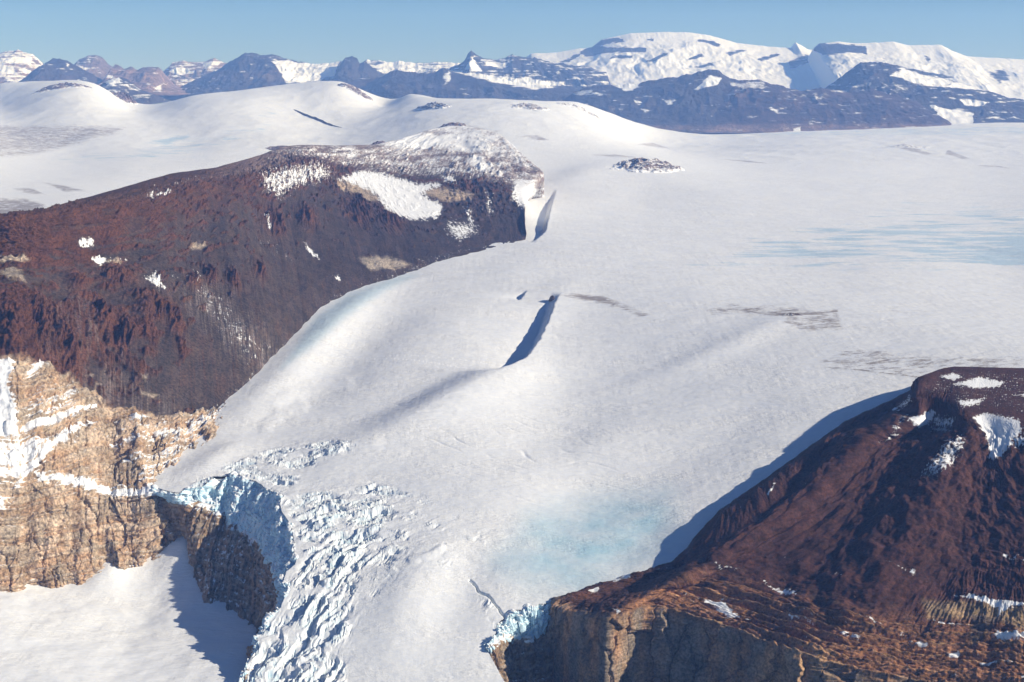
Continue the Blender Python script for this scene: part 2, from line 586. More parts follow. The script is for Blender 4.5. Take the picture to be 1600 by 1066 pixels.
# ---- grid, dense where it fills the picture
pxs = np.concatenate([np.linspace(-700, -60, 120, endpoint=False), np.linspace(-60, 240, 260, endpoint=False), np.linspace(240, 680, 620, endpoint=False),
                      np.linspace(680, 1660, 900, endpoint=False), np.linspace(1660, 2300, 120)])
inv = np.linspace(1 / 2700.0, 1 / 33000.0, 1500)
# finer steps where the icefall lies
yy = 1 / inv
wgt = np.where((yy > 3300) & (yy < 4900), 1.7, 1.0) * np.where(yy < 3300, .6, 1.0) * np.where(yy > 9000, 2.2, 1.0)
cum = np.cumsum(wgt); cum = (cum - cum[0]) / (cum[-1] - cum[0])
inv = np.interp(np.linspace(0, 1, 1500), cum, inv)
GYv = (1 / inv)[:, None].astype(f4)
GU = ((pxs - CX) / F / 0.93)[None, :].astype(f4)
GX = GU * GYv; GY = GYv + 0 * GU
GZ = ground_height(GX, GY)
G = np.stack([GX, GY, GZ], -1)
gpx, gpy = project(G)
gpx = gpx.astype(f4); gpy = gpy.astype(f4)

# ---- icefall: broken ice, blocks and crevasses
ICE_PTS = [
    ([(275, 775), (310, 745), (370, 722), (400, 705), (470, 690), (585, 688), (560, 704), (470, 735), (450, 780), (440, 790), (380, 790)], 10, 0.8),
    ([(437, 772), (500, 762), (600, 756), (640, 775), (625, 810), (590, 850), (572, 900), (560, 960), (545, 1000), (535, 1110), (350, 1110), (400, 980), (440, 950), (470, 870)], 24, 1.0),
    ([(550, 780), (640, 770), (720, 812), (650, 870), (580, 940), (550, 900)], 34, 0.6),
    ([(640, 850), (740, 838), (830, 815), (800, 850), (740, 880), (660, 890)], 24, 0.5),
    ([(395, 650), (440, 618), (540, 600), (545, 606), (470, 622), (430, 655)], 14, 0.10),
    ([(740, 930), (765, 935), (800, 960), (790, 985), (760, 975)], 8, 0.5),
]
amt = np.zeros(GX.shape, f4)
for poly, w_, a_ in ICE_PTS:
    amt = np.maximum(amt, soft(gpx, gpy, poly, w_) * a_)
im = amt > 0.003
ix, iy, ia = GX[im], GY[im], amt[im]
wx = ix + 26 * fbm(ix / 60, iy / 60, 3, 41); wy = iy + 26 * fbm(ix / 60, iy / 60, 3, 57)
th = 0.12 + 0.95 * sstep(4350, 3700, iy)
ca, sa = np.cos(th), np.sin(th)
ox, oy = wx + 600, wy - 4000
ux, uy = ox * ca + oy * sa, -ox * sa + oy * ca
f1, f2, cid, tl = worley(ux / 62, uy / 17, 3, .95, True)
g1, g2, cid2, tl2 = worley(ux / 15 + 3.3, uy / 6.5, 8, .9, True)
clump = sstep(-0.10, 0.34, fbm(ix / 110 + iy / 300, iy / 70, 4, 77) + (ia - 0.62) * 0.8)
fine = sstep(-.1, .25, fbm(ix / 70, iy / 50, 3, 78))
gap = 1 - sstep(0.02, 0.13, f2 - f1)
gap2 = (1 - sstep(0.02, 0.16, g2 - g1)) * fine
q = fbm(ux / 170 + .5 * fbm(ux / 90, uy / 40, 2, 5), uy / 40, 4, 12) * 6.5
fr = q - np.floor(q)
step = np.floor(q) + sstep(0.72, 1.0, fr)
disp = step * 6.0 + (cid - 0.5) * 3.6 + tl * 3.2 - gap * 3.6 + fine * ((cid2 - 0.5) * 1.5 + tl2 * 1.6) - gap2 * 1.4 + 0.8 * fbm(ux / 15, uy / 8, 4, 21)
gap = np.maximum(gap, sstep(0.7, 0.8, fr) * (1 - sstep(.9, 1, fr)) * .8)
GZ[im] += disp * ia * (0.12 + 0.88 * clump)
glz = np.zeros(GX.shape, f4)
glz[im] = np.clip(ia * clump * (0.06 + 0.5 * np.maximum(gap, gap2) + 0.7 * np.clip(0.35 - cid, 0, 1)), 0, 1)

# single long crevasses and pressure ridges
for line, w_, h_ in [
    ([(735, 906), (744, 918), (750, 924), (760, 931), (768, 940), (779, 950), (786, 962), (792, 976), (797, 990)], 2.0, -20),
    ([(640, 876), (668, 868), (690, 855)], 9, 4),
    ([(540, 601), (500, 604), (455, 616), (430, 632)], 18, 3),
    ([(470, 636), (440, 645), (415, 668)], 16, 3),
    ([(585, 688), (520, 692), (470, 703), (430, 722)], 20, 3.5),
]:
    d = soft(gpx + 4 * fbm(GX / 40, GY / 40, 2, 6), gpy + 3 * fbm(GX / 40, GY / 40, 2, 7), line, w_, closed=False)
    GZ += d * h_
    if h_ < 0: glz = np.maximum(glz, d * 0.6)
# faint transverse waves on the bending glacier
wv = soft(gpx, gpy, [(640, 640), (800, 640), (960, 700), (1000, 770), (860, 780), (700, 730)], 60)
ph = (GY + 0.45 * GX) / 62 + 2.2 * fbm(GX / 420, GY / 300, 2, 66)
GZ -= wv * 2.6 * np.exp(-(np.sin(np.pi * ph) / 0.2) ** 2) * sstep(-.2, .3, fbm(GX / 200, GY / 120, 3, 67))
G[..., 2] = GZ

# ---- what lies on the snow
ice = np.full(GX.shape, -2.0, f4)


def lay(dst, poly, w_, lo, hi, closed=True):
    s = soft(gpx, gpy, poly, w_, closed)
    np.maximum(dst, np.where(s > 0.001, lo + (hi - lo) * s, -2.0).astype(f4), out=dst)


lay(ice, [(1080, 402), (1180, 372), (1300, 352), (1420, 338), (1720, 322), (1720, 430), (1520, 425), (1400, 405), (1300, 418), (1150, 415)], 24, -1.0, 0.26)
lay(ice, [(980, 420), (1080, 385), (1200, 350), (1350, 318), (1500, 300), (1720, 300), (1720, 440), (1400, 432), (1150, 430)], 30, -1.0, -0.05)
lay(ice, [(1420, 375), (1600, 360), (1720, 360), (1720, 430), (1560, 428)], 18, -1.0, 0.40)
lay(ice, [(60, 250), (200, 232), (420, 190), (440, 200), (300, 245), (120, 262)], 12, -1.0, 0.05)
lay(ice, [(205, 225), (245, 218), (295, 207), (300, 214), (262, 228)], 6, -1.0, 0.5)
lay(ice, [(240, 240), (330, 240), (330, 250), (260, 252)], 8, -1.0, -0.05)
lay(ice, [(1130, 208), (1300, 203), (1560, 196), (1720, 196), (1720, 210), (1500, 213), (1200, 214)], 4, -1.0, 0.1)
lay(ice, [(330, 190), (420, 172), (470, 168), (430, 185)], 8, -1, -.1)
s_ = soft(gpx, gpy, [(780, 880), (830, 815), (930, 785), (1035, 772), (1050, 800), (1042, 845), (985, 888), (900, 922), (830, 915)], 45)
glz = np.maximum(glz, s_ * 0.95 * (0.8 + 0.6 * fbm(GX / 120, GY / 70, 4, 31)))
s_ = soft(gpx, gpy, [(490, 500), (540, 462), (620, 432), (650, 430), (600, 455), (540, 495), (490, 540), (440, 575)], 9)
glz = np.maximum(glz, s_ * 0.55)
scree = np.full(GX.shape, -2.0, f4)
for poly, w_, hi in [
    ([(1100, 484), (1130, 474), (1200, 472), (1290, 483), (1312, 482), (1318, 500), (1322, 518), (1262, 522), (1215, 507), (1225, 496), (1180, 496), (1110, 496)], 9, 0.16),
    ([(1170, 487), (1240, 487), (1310, 483), (1312, 490), (1240, 497), (1180, 493)], 5, 0.44),
    ([(1262, 567), (1300, 550), (1340, 538), (1420, 550), (1620, 556), (1720, 560), (1720, 578), (1470, 582), (1440, 590), (1380, 584), (1290, 576)], 10, 0.09),
    ([(1268, 570), (1330, 574), (1440, 588), (1440, 592), (1370, 584), (1300, 577)], 4, 0.38),
    ([(1100, 440), (1500, 440), (1600, 520), (1300, 540), (1050, 460)], 50, -0.20),
    ([(865, 460), (900, 456), (940, 460), (985, 475), (1025, 494), (1000, 497), (960, 482), (900, 470)], 5, 0.20),
    ([(872, 460), (940, 463), (1000, 490), (930, 472)], 2.5, 0.42),
    ([(860, 440), (960, 428), (1080, 440), (1150, 460), (1000, 470)], 25, -0.14),
    ([(-300, 190), (0, 191), (150, 192), (275, 198), (200, 203), (180, 215), (80, 238), (-300, 262)], 12, 0.22),
    ([(-300, 240), (0, 235), (140, 210), (160, 218), (60, 245), (-300, 275)], 10, 0.22),
    ([(50, 282), (100, 288), (142, 299), (100, 301), (80, 292)], 4, 0.30),
    ([(12, 293), (50, 292), (75, 305), (40, 304)], 4, 0.28),
    ([(-300, 318), (0, 308), (40, 308), (78, 320), (50, 338), (-300, 360)], 7, 0.34),
    ([(45, 275), (120, 280), (240, 278), (120, 284)], 5, 0.02),
    ([(1360, 233), (1412, 223), (1462, 241), (1448, 244), (1400, 232)], 3, 0.22),
    ([(1480, 232), (1524, 250), (1505, 250), (1475, 242)], 3, 0.22),
    ([(1095, 246), (1170, 250), (1228, 258), (1170, 255)], 2.5, 0.27),
    ([(900, 241), (960, 240), (1010, 247), (960, 247)], 2.5, 0.22),
    ([(1500, 258), (1560, 258), (1595, 266), (1550, 262)], 2, 0.22),
    ([(800, 212), (840, 210), (870, 222), (840, 220)], 3, 0.22),
    ([(985, 225), (1020, 222), (1060, 235), (1030, 232)], 2.5, 0.22),
    ([(640, 205), (730, 192), (790, 205), (760, 215), (700, 206)], 6, 0.12),
]:
    lay(scree, poly, w_, -0.8, hi)

# ---- cut away what hangs over the basin on the left and the cliff on the right
EDGE = [(232, 757, -1415), (270, 770, -1432), (300, 762, -1412), (335, 748, -1385), (370, 742, -1365), (405, 754, -1372), (437, 776, -1385), (450, 815, -1430),
        (464, 868, -1488), (448, 905, -1525), (440, 945, -1565), (408, 985, -1618), (390, 1035, -1660), (375, 1085, -1695)]
EDGE2 = [(757, 1008, -1440), (772, 992, -1432), (782, 975, -1418), (795, 958, -1402), (825, 948, -1392), (850, 942, -1384), (872, 938, -1376)]


def snap(e):
    return hit(e[0], e[1], lambda X, Y: ground_height(X, Y, False))


def rough(e, n, amp, seed):
    e = np.array(e, float)
    t = spread(np.hypot(np.diff(e[:, 0]), np.diff(e[:, 1])), n)
    q = linear(e[None], t)[0]
    j = np.clip(np.minimum(np.arange(n), np.arange(n)[::-1]) / 4.0, 0, 1)
    a = np.arange(n, dtype=f4)
    q[:, 0] += j * amp * 2.0 * fbm(a / 2.7, 0 * a + seed, 3, seed); q[:, 1] += j * amp * fbm(a / 2.7, 0 * a + seed + 5, 3, seed)
    return q, t


EDGE, EDGE_T = rough(EDGE, 46, 9, 3); EDGE2, EDGE2_T = rough(EDGE2, 24, 6, 4)
E3 = np.array([snap(e) for e in EDGE]); E23 = np.array([snap(e) for e in EDGE2])
CUT_L = [tuple(p[:2]) for p in E3[::-1]] + [(-1320, 4500), (-1740, 4430), (-6000, 4400), (-6000, 500), (E3[-1][0] + 100, 500)]
CUT_R = [tuple(p[:2]) for p in E23] + [(310, 3680), (520, 3730), (700, 3850), (1000, 3900), (4000, 3900), (4000, 500), (300, 500), tuple(snap((850, 1230))[:2]), tuple(snap((806, 1100))[:2])]
fq = grid_quads(*GX.shape)
cen = G.reshape(-1, 3)[fq][:, :, :2].mean(1)
keep = np.ones(len(fq), bool)
for cut in (CUT_L, CUT_R):
    keep &= ~(polydist(cen[:, 0].astype(f4), cen[:, 1].astype(f4), cut) > 0)
fpx = gpx.ravel()[fq].mean(1); fpy = gpy.ravel()[fq].mean(1); fY = cen[:, 1]
fam = amt.ravel()[fq].mean(1)
part = np.zeros(len(fq), np.int8)
part[(fam > 0.12) & (fY < 5200)] = 1
DOMES = [([(-720, 100), (0, 100), (205, 120), (215, 160), (120, 172), (-720, 190)], 2), ([(380, 120), (540, 120), (660, 130), (715, 180), (690, 186), (560, 178), (420, 160)], 3),
         ([(720, 182), (790, 150), (900, 140), (975, 175), (1010, 200), (900, 190), (800, 188)], 4)]
for poly, i in DOMES:
    part[(polydist(fpx.astype(f4), fpy.astype(f4), poly) > 0) & (fY > 15000)] = i
GV = G.reshape(-1, 3)
gat = {'ice': ice.ravel(), 'glaze': np.clip(glz, 0, 1).ravel(), 'scree': scree.ravel()}
for i, (nm, lb, cat) in enumerate([
    ('snowfield', 'wide wind-packed snow plateau and smooth glacier running down between the two dark mesas', 'snowfield'),
    ('icefall', 'broken white icefall of tumbled ice blocks and crevasses spilling over the edge at the bottom', 'icefall'),
    ('snow_hill', 'low white snow hill on the far left below the pink and blue peaks', 'snow hill'),
    ('snow_hill', 'broad smooth snow dome with a rocky rim in front of the dark far range', 'snow hill'),
    ('snow_hill', 'small snow dome beside the dark range where the flat plateau begins', 'snow hill'),
]):
    o = make_mesh(nm, GV, fq[keep & (part == i)], gat, M_SNOW)
    tag(o, lb, cat, None, 'structure')


# ================================================================ BASIN below the sandstone cliff
BP = [(200, 907, -1742), (120, 900, -1752), (97, 854, -1690), (60, 868, -1715), (0, 905, -1762), (-60, 930, -1775), (200, 1000, -1800), (340, 985, -1797), (350, 1020, -1800), (0, 1066, -1815),
      (380, 1066, -1806), (277, 830, -1632), (288, 850, -1650), (300, 872, -1690), (310, 905, -1735), (325, 932, -1762), (345, 950, -1780), (372, 968, -1792), (405, 988, -1800),
      (240, 870, -1690), (170, 888, -1715), (-300, 1000, -1800), (-300, 1100, -1820), (300, 1150, -1830), (0, 1150, -1830), (250, 940, -1765), (120, 960, -1785)]
bw = np.array([P(b[0], b[1], b[2] * .965 * (.890 + .040 * min(max(b[0] / 290, -.3), 1) - .012 * float(sstep(250, 330, b[0])))) for b in BP] + [(-1420, 4380, -1465), (-1070, 4445, -1470), (-1800, 4300, -1510), (-800, 4250, -1590), (-2460, 4300, -1580), (-480, 3850, -1640)])
btps = TPS(bw[:, 0] / 1000, bw[:, 1] / 1000, bw[:, 2], 1e-4)
bx, by = np.meshgrid(np.linspace(-2700, -430, 620).astype(f4), np.linspace(2600, 4480, 520).astype(f4))


def basin(X, Y): return btps(X / 1000, Y / 1000)


bz = basin(bx, by)
bz += fbm(bx / 260, by / 260, 3, 3) * 9 + fbm(bx / 60 + by / 160, by / 45 - bx / 130, 4, 4) * 1.8
BV = np.stack([bx, by, bz], -1).reshape(-1, 3)
one = np.ones(len(BV), f4)
bq = grid_quads(*bx.shape)
o = make_mesh('snow_basin', BV, bq, {'ice': -2 * one, 'glaze': 0 * one, 'scree': -2 * one}, M_SNOW)
tag(o, 'smooth untracked snow basin at the foot of the tan sandstone cliff, lower left', 'snow basin', None, 'structure')


# ================================================================ colours of rock (albedo)
DOL = np.array((0.082, 0.035, 0.020)); DOLR = np.array((0.082, 0.037, 0.021)); TAL = np.array((0.058, 0.044, 0.038)); TALD = np.array((0.040, 0.028, 0.023))
SAN = np.array((0.43, 0.345, 0.26)); SANR = np.array((0.33, 0.225, 0.145)); CRM = np.array((0.50, 0.43, 0.34)); GRY = np.array((0.17, 0.145, 0.14))


def finish(name, S, base, snow, mat, parent=None, flip=False):
    q = grid_quads(*S.shape[:2])
    if flip: q = q[:, ::-1]
    return make_mesh(name, S.reshape(-1, 3), q, {'base': base.reshape(-1, 3), 'snow': snow.ravel()}, mat, parent)


# ================================================================ LEFT MESA
rows = [
    # b: skyline of the top
    [(-200, 372, 6300), (0, 339, 6350), (55, 330, 6500), (110, 315, 6700), (160, 302, 6900), (225, 283, 7300), (275, 270, 7900), (340, 261, 8600), (410, 241, 9800), (460, 227, 10500), (590, 225, 11500), (700, 197, 14000), (775, 208, 13300), (828, 252, 11000), (850, 279, 10300), (880, 277, 11500)],
    # c: rim
    [(-200, 378, 6000), (0, 343, 6080), (53, 340, 6100), (110, 331, 6250), (160, 324, 6450), (235, 318, 6700), (290, 294, 7250), (350, 283, 7800), (415, 270, 8450), (480, 251, 9000), (535, 263, 9300), (640, 277, 9400), (740, 281, 9300), (795, 292, 9200), (830, 300, 9400), (880, 284, 10900)],
    # d: foot of the upper cliff
    [(-200, 435, 5900), (0, 405, 6000), (50, 397, 6020), (105, 400, 6100), (155, 400, 6200), (235, 378, 6400), (300, 370, 6700), (370, 345, 7150), (420, 330, 7750), (490, 310, 8250), (560, 320, 8500), (660, 330, 8500), (755, 325, 8700), (803, 325, 8800), (821, 320, 9000), (872, 300, 10500)],
    # e
    [(-200, 470, 5700), (0, 435, 5850), (50, 440, 5830), (105, 440, 5900), (160, 445, 5930), (245, 430, 6060), (315, 430, 6260), (385, 420, 6500), (440, 400, 6950), (500, 375, 7400), (590, 375, 7650), (690, 370, 7950), (770, 360, 8250), (810, 350, 8450), (818, 340, 8600), (866, 318, 10000)],
    # f
    [(-200, 520, 5480), (0, 480, 5600), (50, 490, 5580), (105, 500, 5560), (165, 520, 5550), (250, 530, 5560), (330, 530, 5700), (400, 510, 5880), (455, 470, 6350), (515, 430, 6800), (605, 415, 7150), (700, 393, 7600), (775, 380, 8000), (814, 368, 8200), (818, 355, 8400), (862, 335, 9500)],
    # g: top of the sandstone / edge of the ice
    [(-200, 600, 5230), (0, 562, 5220), (60, 573, 5200), (110, 590, 5210), (170, 630, 5140), (250, 650, 5130), (340, 640, 5300), (405, 583, 5580), (460, 527, 5980), (522, 468, 6500), (615, 432, 7000), (705, 401, 7480), (778, 386, 7930), (816, 375, 8130), (820, 367, 8300), (858, 352, 9000)],
    # h: ledge
    [(-200, 750, 4790), (0, 745, 4770), (50, 747, 4760), (110, 757, 4765), (167, 765, 4765), (245, 765, 4735), (350, 690, 5050), (415, 640, 5350), (470, 570, 5750), (530, 510, 6250), (625, 470, 6750), (715, 435, 7150), (785, 420, 7500), (806, 425, 7850), (808, 418, 8000), (860, 380, 8500)],
    # i: foot
    [(-200, 915, 4620), (0, 930, 4590), (57, 900, 4610), (115, 925, 4570), (170, 925, 4550), (240, 900, 4590), (355, 780, 4830), (425, 740, 5100), (485, 660, 5450), (540, 590, 5950), (630, 540, 6350), (720, 500, 6700), (790, 480, 7050), (796, 480, 7350), (798, 470, 7500), (862, 415, 8000)],
]
def near(kk): return 0.865 + 0.065 * min(max((kk - 1) / 5, 0), 1) + 0.07 * float(sstep(6, 11, kk))
ctrl = [[P(c[0], c[1], c[2] * near(kk)) for kk, c in enumerate(r)] for r in rows]
for kk in range(6, 14): ctrl[5][kk] = hit(rows[5][kk][0], rows[5][kk][1], ground_base)
for r in ctrl: r[-1] = r[-2] + np.array([-170.0, 700.0, -330.0])
back = [np.array([p[0] * 1.07, p[1] + 900, p[2] - 330]) for p in ctrl[0]]
back2 = [np.array([p[0] * 1.1, p[1] + 1500, -1100]) for p in ctrl[0]]
low = [p + np.array([0, -50.0, -170.0]) for p in ctrl[-1]]
ctrl = [back2, back] + ctrl + [low]          # rows: 0,1 back; 2 b; 3 c; 4 d; 5 e; 6 f; 7 g; 8 h; 9 i
S, k, v, s, t = loft(ctrl, 1500, 1000, 0.3)
S, k, v, s, t = widen(S, k, v, s, t, 60, (-26, -9, 0), True)
N = normals(S)
if (N[500, :, 1].mean() > 0): N = -N; MESA_FLIP = True
else: MESA_FLIP = False
mpx, mpy = project(S); mpx = mpx.astype(f4); mpy = mpy.astype(f4)
mpx += 5 * fbm(s / 60, t / 60, 3, 88); mpy += 4 * fbm(s / 60, t / 60, 3, 89)
K_ = 16
# cliff strength per row and station
z16 = [0] * 16
CL = np.array([
    z16, z16,
    [.15] * 16,                                                                    # b
    [.9, .9, .9, .8, .8, .7, .6, .55, .7, .8, .6, .5, .6, .4, .2, 0],                   # c
    [.7, .8, .8, .7, .6, .5, .45, .4, .4, .4, .5, .5, .6, .4, .2, 0],              # d
    [.4, .4, .4, .35, .4, .4, .4, .35, .25, .25, .3, .3, .3, .2, .1, 0],           # e
    [1.0, 1.0, 1.0, .95, .9, .55, .25, .12, .1, .1, .25, .2, .15, .1, .1, 0],      # f
    [.9, .9, .9, .8, .4, .3, .1, .08, .08, .1, .12, .1, .1, .1, .1, 0],            # g
    [1, 1, 1, 1, 1, .9, .4, .1, .1, .1, .1, .1, .1, .1, .1, 0],                    # h
    [1] * 6 + [.4] + [.1] * 9, [0] * 16], f4)
cl = table(CL, v, k)
crag = sstep(.34, .56, cl * .8 + .55 * fbm(s / 130, t / 70, 4, 131) + .10 * fbm(s / 24, t / 40, 3, 132))
is_sand = (sstep(6.96, 7.02, v + 0.10 * fbm(s / 70, t / 40, 4, 55)) * (1 - sstep(5.6, 6.6, k)))
face = sstep(2.85, 3.1, v)
# ribs and gullies run down the fall line
rib = ridged((s + 18 * fbm(s / 90, t / 120, 2, 2)) / 62, t / 330, 4, 11)
rib2 = ridged((s + 10 * fbm(s / 40, t / 60, 2, 3)) / 21, t / 130, 3, 23)
rib = ridged((s + 34 * fbm(s / 110, t / 100, 3, 2)) / 70, t / 170, 4, 11)
rib2 = ridged((s + 12 * fbm(s / 40, t / 40, 2, 3)) / 24, t / 75, 3, 23)
big = fbm(s / 260, t / 420, 3, 31)
chute = sstep(0.25, 0.55, fbm(s / 95, t / 230, 3, 61)) * cl
dol = 11 * crag + 15 * (rib - 0.35) + 6 * (rib2 - 0.3) + 7 * fbm(s / 13, t / 15, 4, 71) + 8 * fbm(s / 50, t / 30, 3, 72) - 24 * chute
tal = 6 * fbm(s / 150, t / 500, 3, 44) + 1.3 * fbm(s / 18, t / 40, 4, 45)
zz = S[..., 2].astype(f4)
strata = perlin(zz / 9 + 0.6 * fbm(s / 300, t / 300, 2, 8), 0 * zz + 3.3, 4) + 0.7 * perlin(zz / 24, 0 * zz + 1.2, 9)
crk = (1 - sstep(0.0, 0.10, np.abs(perlin(s / 52 + .5 * fbm(s / 60, t / 60, 2, 5), t / 260, 16)))) * sstep(-.1, .3, fbm(s / 150, t / 150, 2, 17))
jb = worley(s / 70 + .25 * fbm(s / 40, t / 40, 2, 107), t / 95, 108)
san = 15 * (jb[2] - .5) - 4 * (1 - sstep(.01, .07, jb[1] - jb[0])) + 30 * (ridged(s / 210, t / 900, 2, 14) - 0.3) + 8 * (ridged((s + 20 * fbm(s / 60, t / 90, 2, 6)) / 85, t / 330, 3, 15) - .3) + 10 * sstep(-.1, .2, strata + .35 * fbm(s / 90, t / 50, 3, 102)) + 6 * (worley(s / 30, t / 22, 103)[2] - .5) + 4 * fbm(s / 16, t / 16, 4, 15) + 4 * fbm(s / 40, t / 12, 3, 18) - 11 * crk
smo = np.zeros(s.shape, f4)
for poly in ([(524, 276), (560, 262), (690, 280), (700, 324), (655, 350), (600, 332)], [(686, 345), (740, 340), (755, 362), (705, 380)], [(795, 270), (850, 280), (900, 330), (880, 400), (826, 372), (816, 330)]):
    smo = np.maximum(smo, soft(mpx, mpy, poly, 8))
d = (dol * crag * (1 - is_sand) + tal * (1 - crag) * (1 - is_sand)) + san * is_sand
d += 26 * fbm(s / 260, t / 240, 4, 133) * sstep(1.7, 2.2, v) * (1 - sstep(2.6, 2.95, v)) * sstep(6, 8, k)
d += big * 26 * np.clip(cl + 0.25, 0, 1) * face
# outcrops that stand out of the talus
oc = np.zeros(s.shape, f4)
for cx, cy, rx, ry in [(160, 490, 14, 22), (195, 515, 12, 20), (240, 480, 20, 22), (270, 500, 12, 30), (300, 440, 10, 14), (330, 430, 9, 13), (365, 437, 9, 14), (425, 345, 14, 22), (437, 345, 7, 18), (120, 440, 14, 16), (405, 423, 8, 12), (185, 435, 25, 14), (560, 330, 18, 20), (610, 340, 18, 18), (480, 340, 12, 16), (100, 540, 16, 32), (60, 500, 25, 30), (20, 520, 22, 36)]:
    oc = np.maximum(oc, np.exp(-((mpx - cx - 0.3 * (mpy - cy)) / rx) ** 2 - ((mpy - cy) / ry) ** 2))
d += oc * (18 + 34 * (rib - 0.2) + 12 * (rib2 - .2)) * (1 - is_sand)
fade = sstep(1.6, 2.4, v)
S = S + N * (d * fade * 0.85 * (1 - .8 * smo))[..., None]
# base colour: strata, talus, outcrops
wn = fbm(s / 180, t / 90, 4, 91)
st = fbm(s / 22, t / 420, 4, 92)
base = np.empty(s.shape + (3,), f4)
base[:] = TAL
top = 1 - sstep(2.7, 3.05, v)
cliff = np.clip(crag * (1 - top) + 0.12 * wn, 0, 1)[..., None]
base = base * (1 - cliff) + DOL * cliff
red = (sstep(-0.05, 0.5, wn + 0.4 * st) * 0.8 * (.25 + .75 * cliff[..., 0]))[..., None]
base = base * (1 - red) + DOLR * 0.9 * red
up = (sstep(4.0, 3.2, v) * (1 - sstep(7, 10, k)) * 0.6)[..., None]
base = base * (1 - up) + DOLR * up
dk = (sstep(0.0, 0.5, fbm(s / 55, t / 900, 3, 93)) * (1 - cliff[..., 0]) * 0.5)[..., None]
base = base * (1 - dk) + TALD * dk
rt = (sstep(7.5, 10.5, k) * sstep(3.2, 3.8, v) * 0.75)[..., None]
base = base * (1 - rt) + np.array((0.040, 0.028, 0.024)) * rt
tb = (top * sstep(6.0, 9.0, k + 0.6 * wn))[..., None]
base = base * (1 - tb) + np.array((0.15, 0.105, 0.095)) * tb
pale = np.maximum(soft(mpx, mpy, [(285, 430), (335, 445), (440, 545), (415, 585), (350, 540), (295, 475)], 26), .7 * soft(mpx, mpy, [(100, 590), (190, 560), (280, 640), (300, 680), (200, 660)], 30))
pale = np.maximum(pale, .5 * soft(mpx, mpy, [(60, 470), (150, 470), (160, 560), (70, 560)], 25))
q = (pale * sstep(-.15, .4, fbm(s / 12, t / 260, 4, 104) + .35 * fbm(s / 60, t / 200, 3, 105)) * .9)[..., None]
base = base * (1 - q) + np.array((0.19, 0.16, 0.148)) * q
q = (sstep(.12, .5, fbm(s / 16, t / 420, 4, 106)) * (1 - cliff[..., 0]) * .55)[..., None]
base = base * (1 - q) + np.array((0.098, 0.052, 0.032)) * q
oc3 = np.clip(oc * 1.4, 0, .85)[..., None]
base = base * (1 - oc3) + DOL * 1.05 * oc3
sn = fbm(s / 40, t / 160, 4, 95)
ss = (sstep(-0.6, 0.45, .55 * strata + 0.9 * fbm(s / 110, t / 70, 4, 101) + .5 * sn))[..., None]
sandc = SAN * ss + SANR * (1 - ss)
pk = sstep(0.05, 0.5, fbm(s / 120, t / 80, 3, 96))[..., None]
sandc = sandc * (1 - 0.45 * pk) + SANR * 1.1 * 0.45 * pk
gs = sstep(0.12, 0.4, fbm(s / 60, t / 260, 4, 97))[..., None]
sandc = sandc * (1 - 0.25 * gs) + CRM * 0.25 * gs
base = base * (1 - is_sand[..., None]) + sandc * is_sand[..., None]
for poly, w_, col, a_ in [
    ([(528, 280), (548, 284), (578, 297), (592, 312), (575, 313), (550, 301), (530, 296)], 3, SAN * .8, .9),
    ([(660, 297), (690, 293), (740, 304), (736, 316), (690, 313), (665, 303)], 3, SAN * .85, .9),
    ([(563, 403), (612, 402), (642, 414), (620, 421), (575, 422)], 4, CRM * .75, .8),
    ([(0, 402), (40, 404), (50, 408), (30, 412), (0, 410)], 3, CRM * .8, .8),
    ([(0, 425), (20, 418), (35, 432), (40, 442), (15, 438)], 4, CRM * .6, .8),
    ([(165, 408), (182, 404), (190, 412), (175, 416)], 3, CRM * .7, .8), ([(298, 380), (320, 378), (322, 386), (302, 388)], 3, CRM * .7, .7),
    ([(218, 588), (232, 586), (226, 596)], 3, CRM * .7, .7), ([(220, 612), (250, 615), (240, 620), (222, 617)], 2.5, CRM * .7, .7),
    ([(135, 588), (148, 586), (144, 592)], 3, CRM * .7, .7), ([(148, 600), (158, 600), (150, 606)], 3, CRM * .7, .7),
    ([(200, 650), (300, 660), (290, 668), (210, 662)], 8, SANR * .8, .7),
]:
    m_ = (soft(mpx, mpy, poly, w_) * a_)[..., None]
    base = base * (1 - m_) + np.asarray(col) * m_
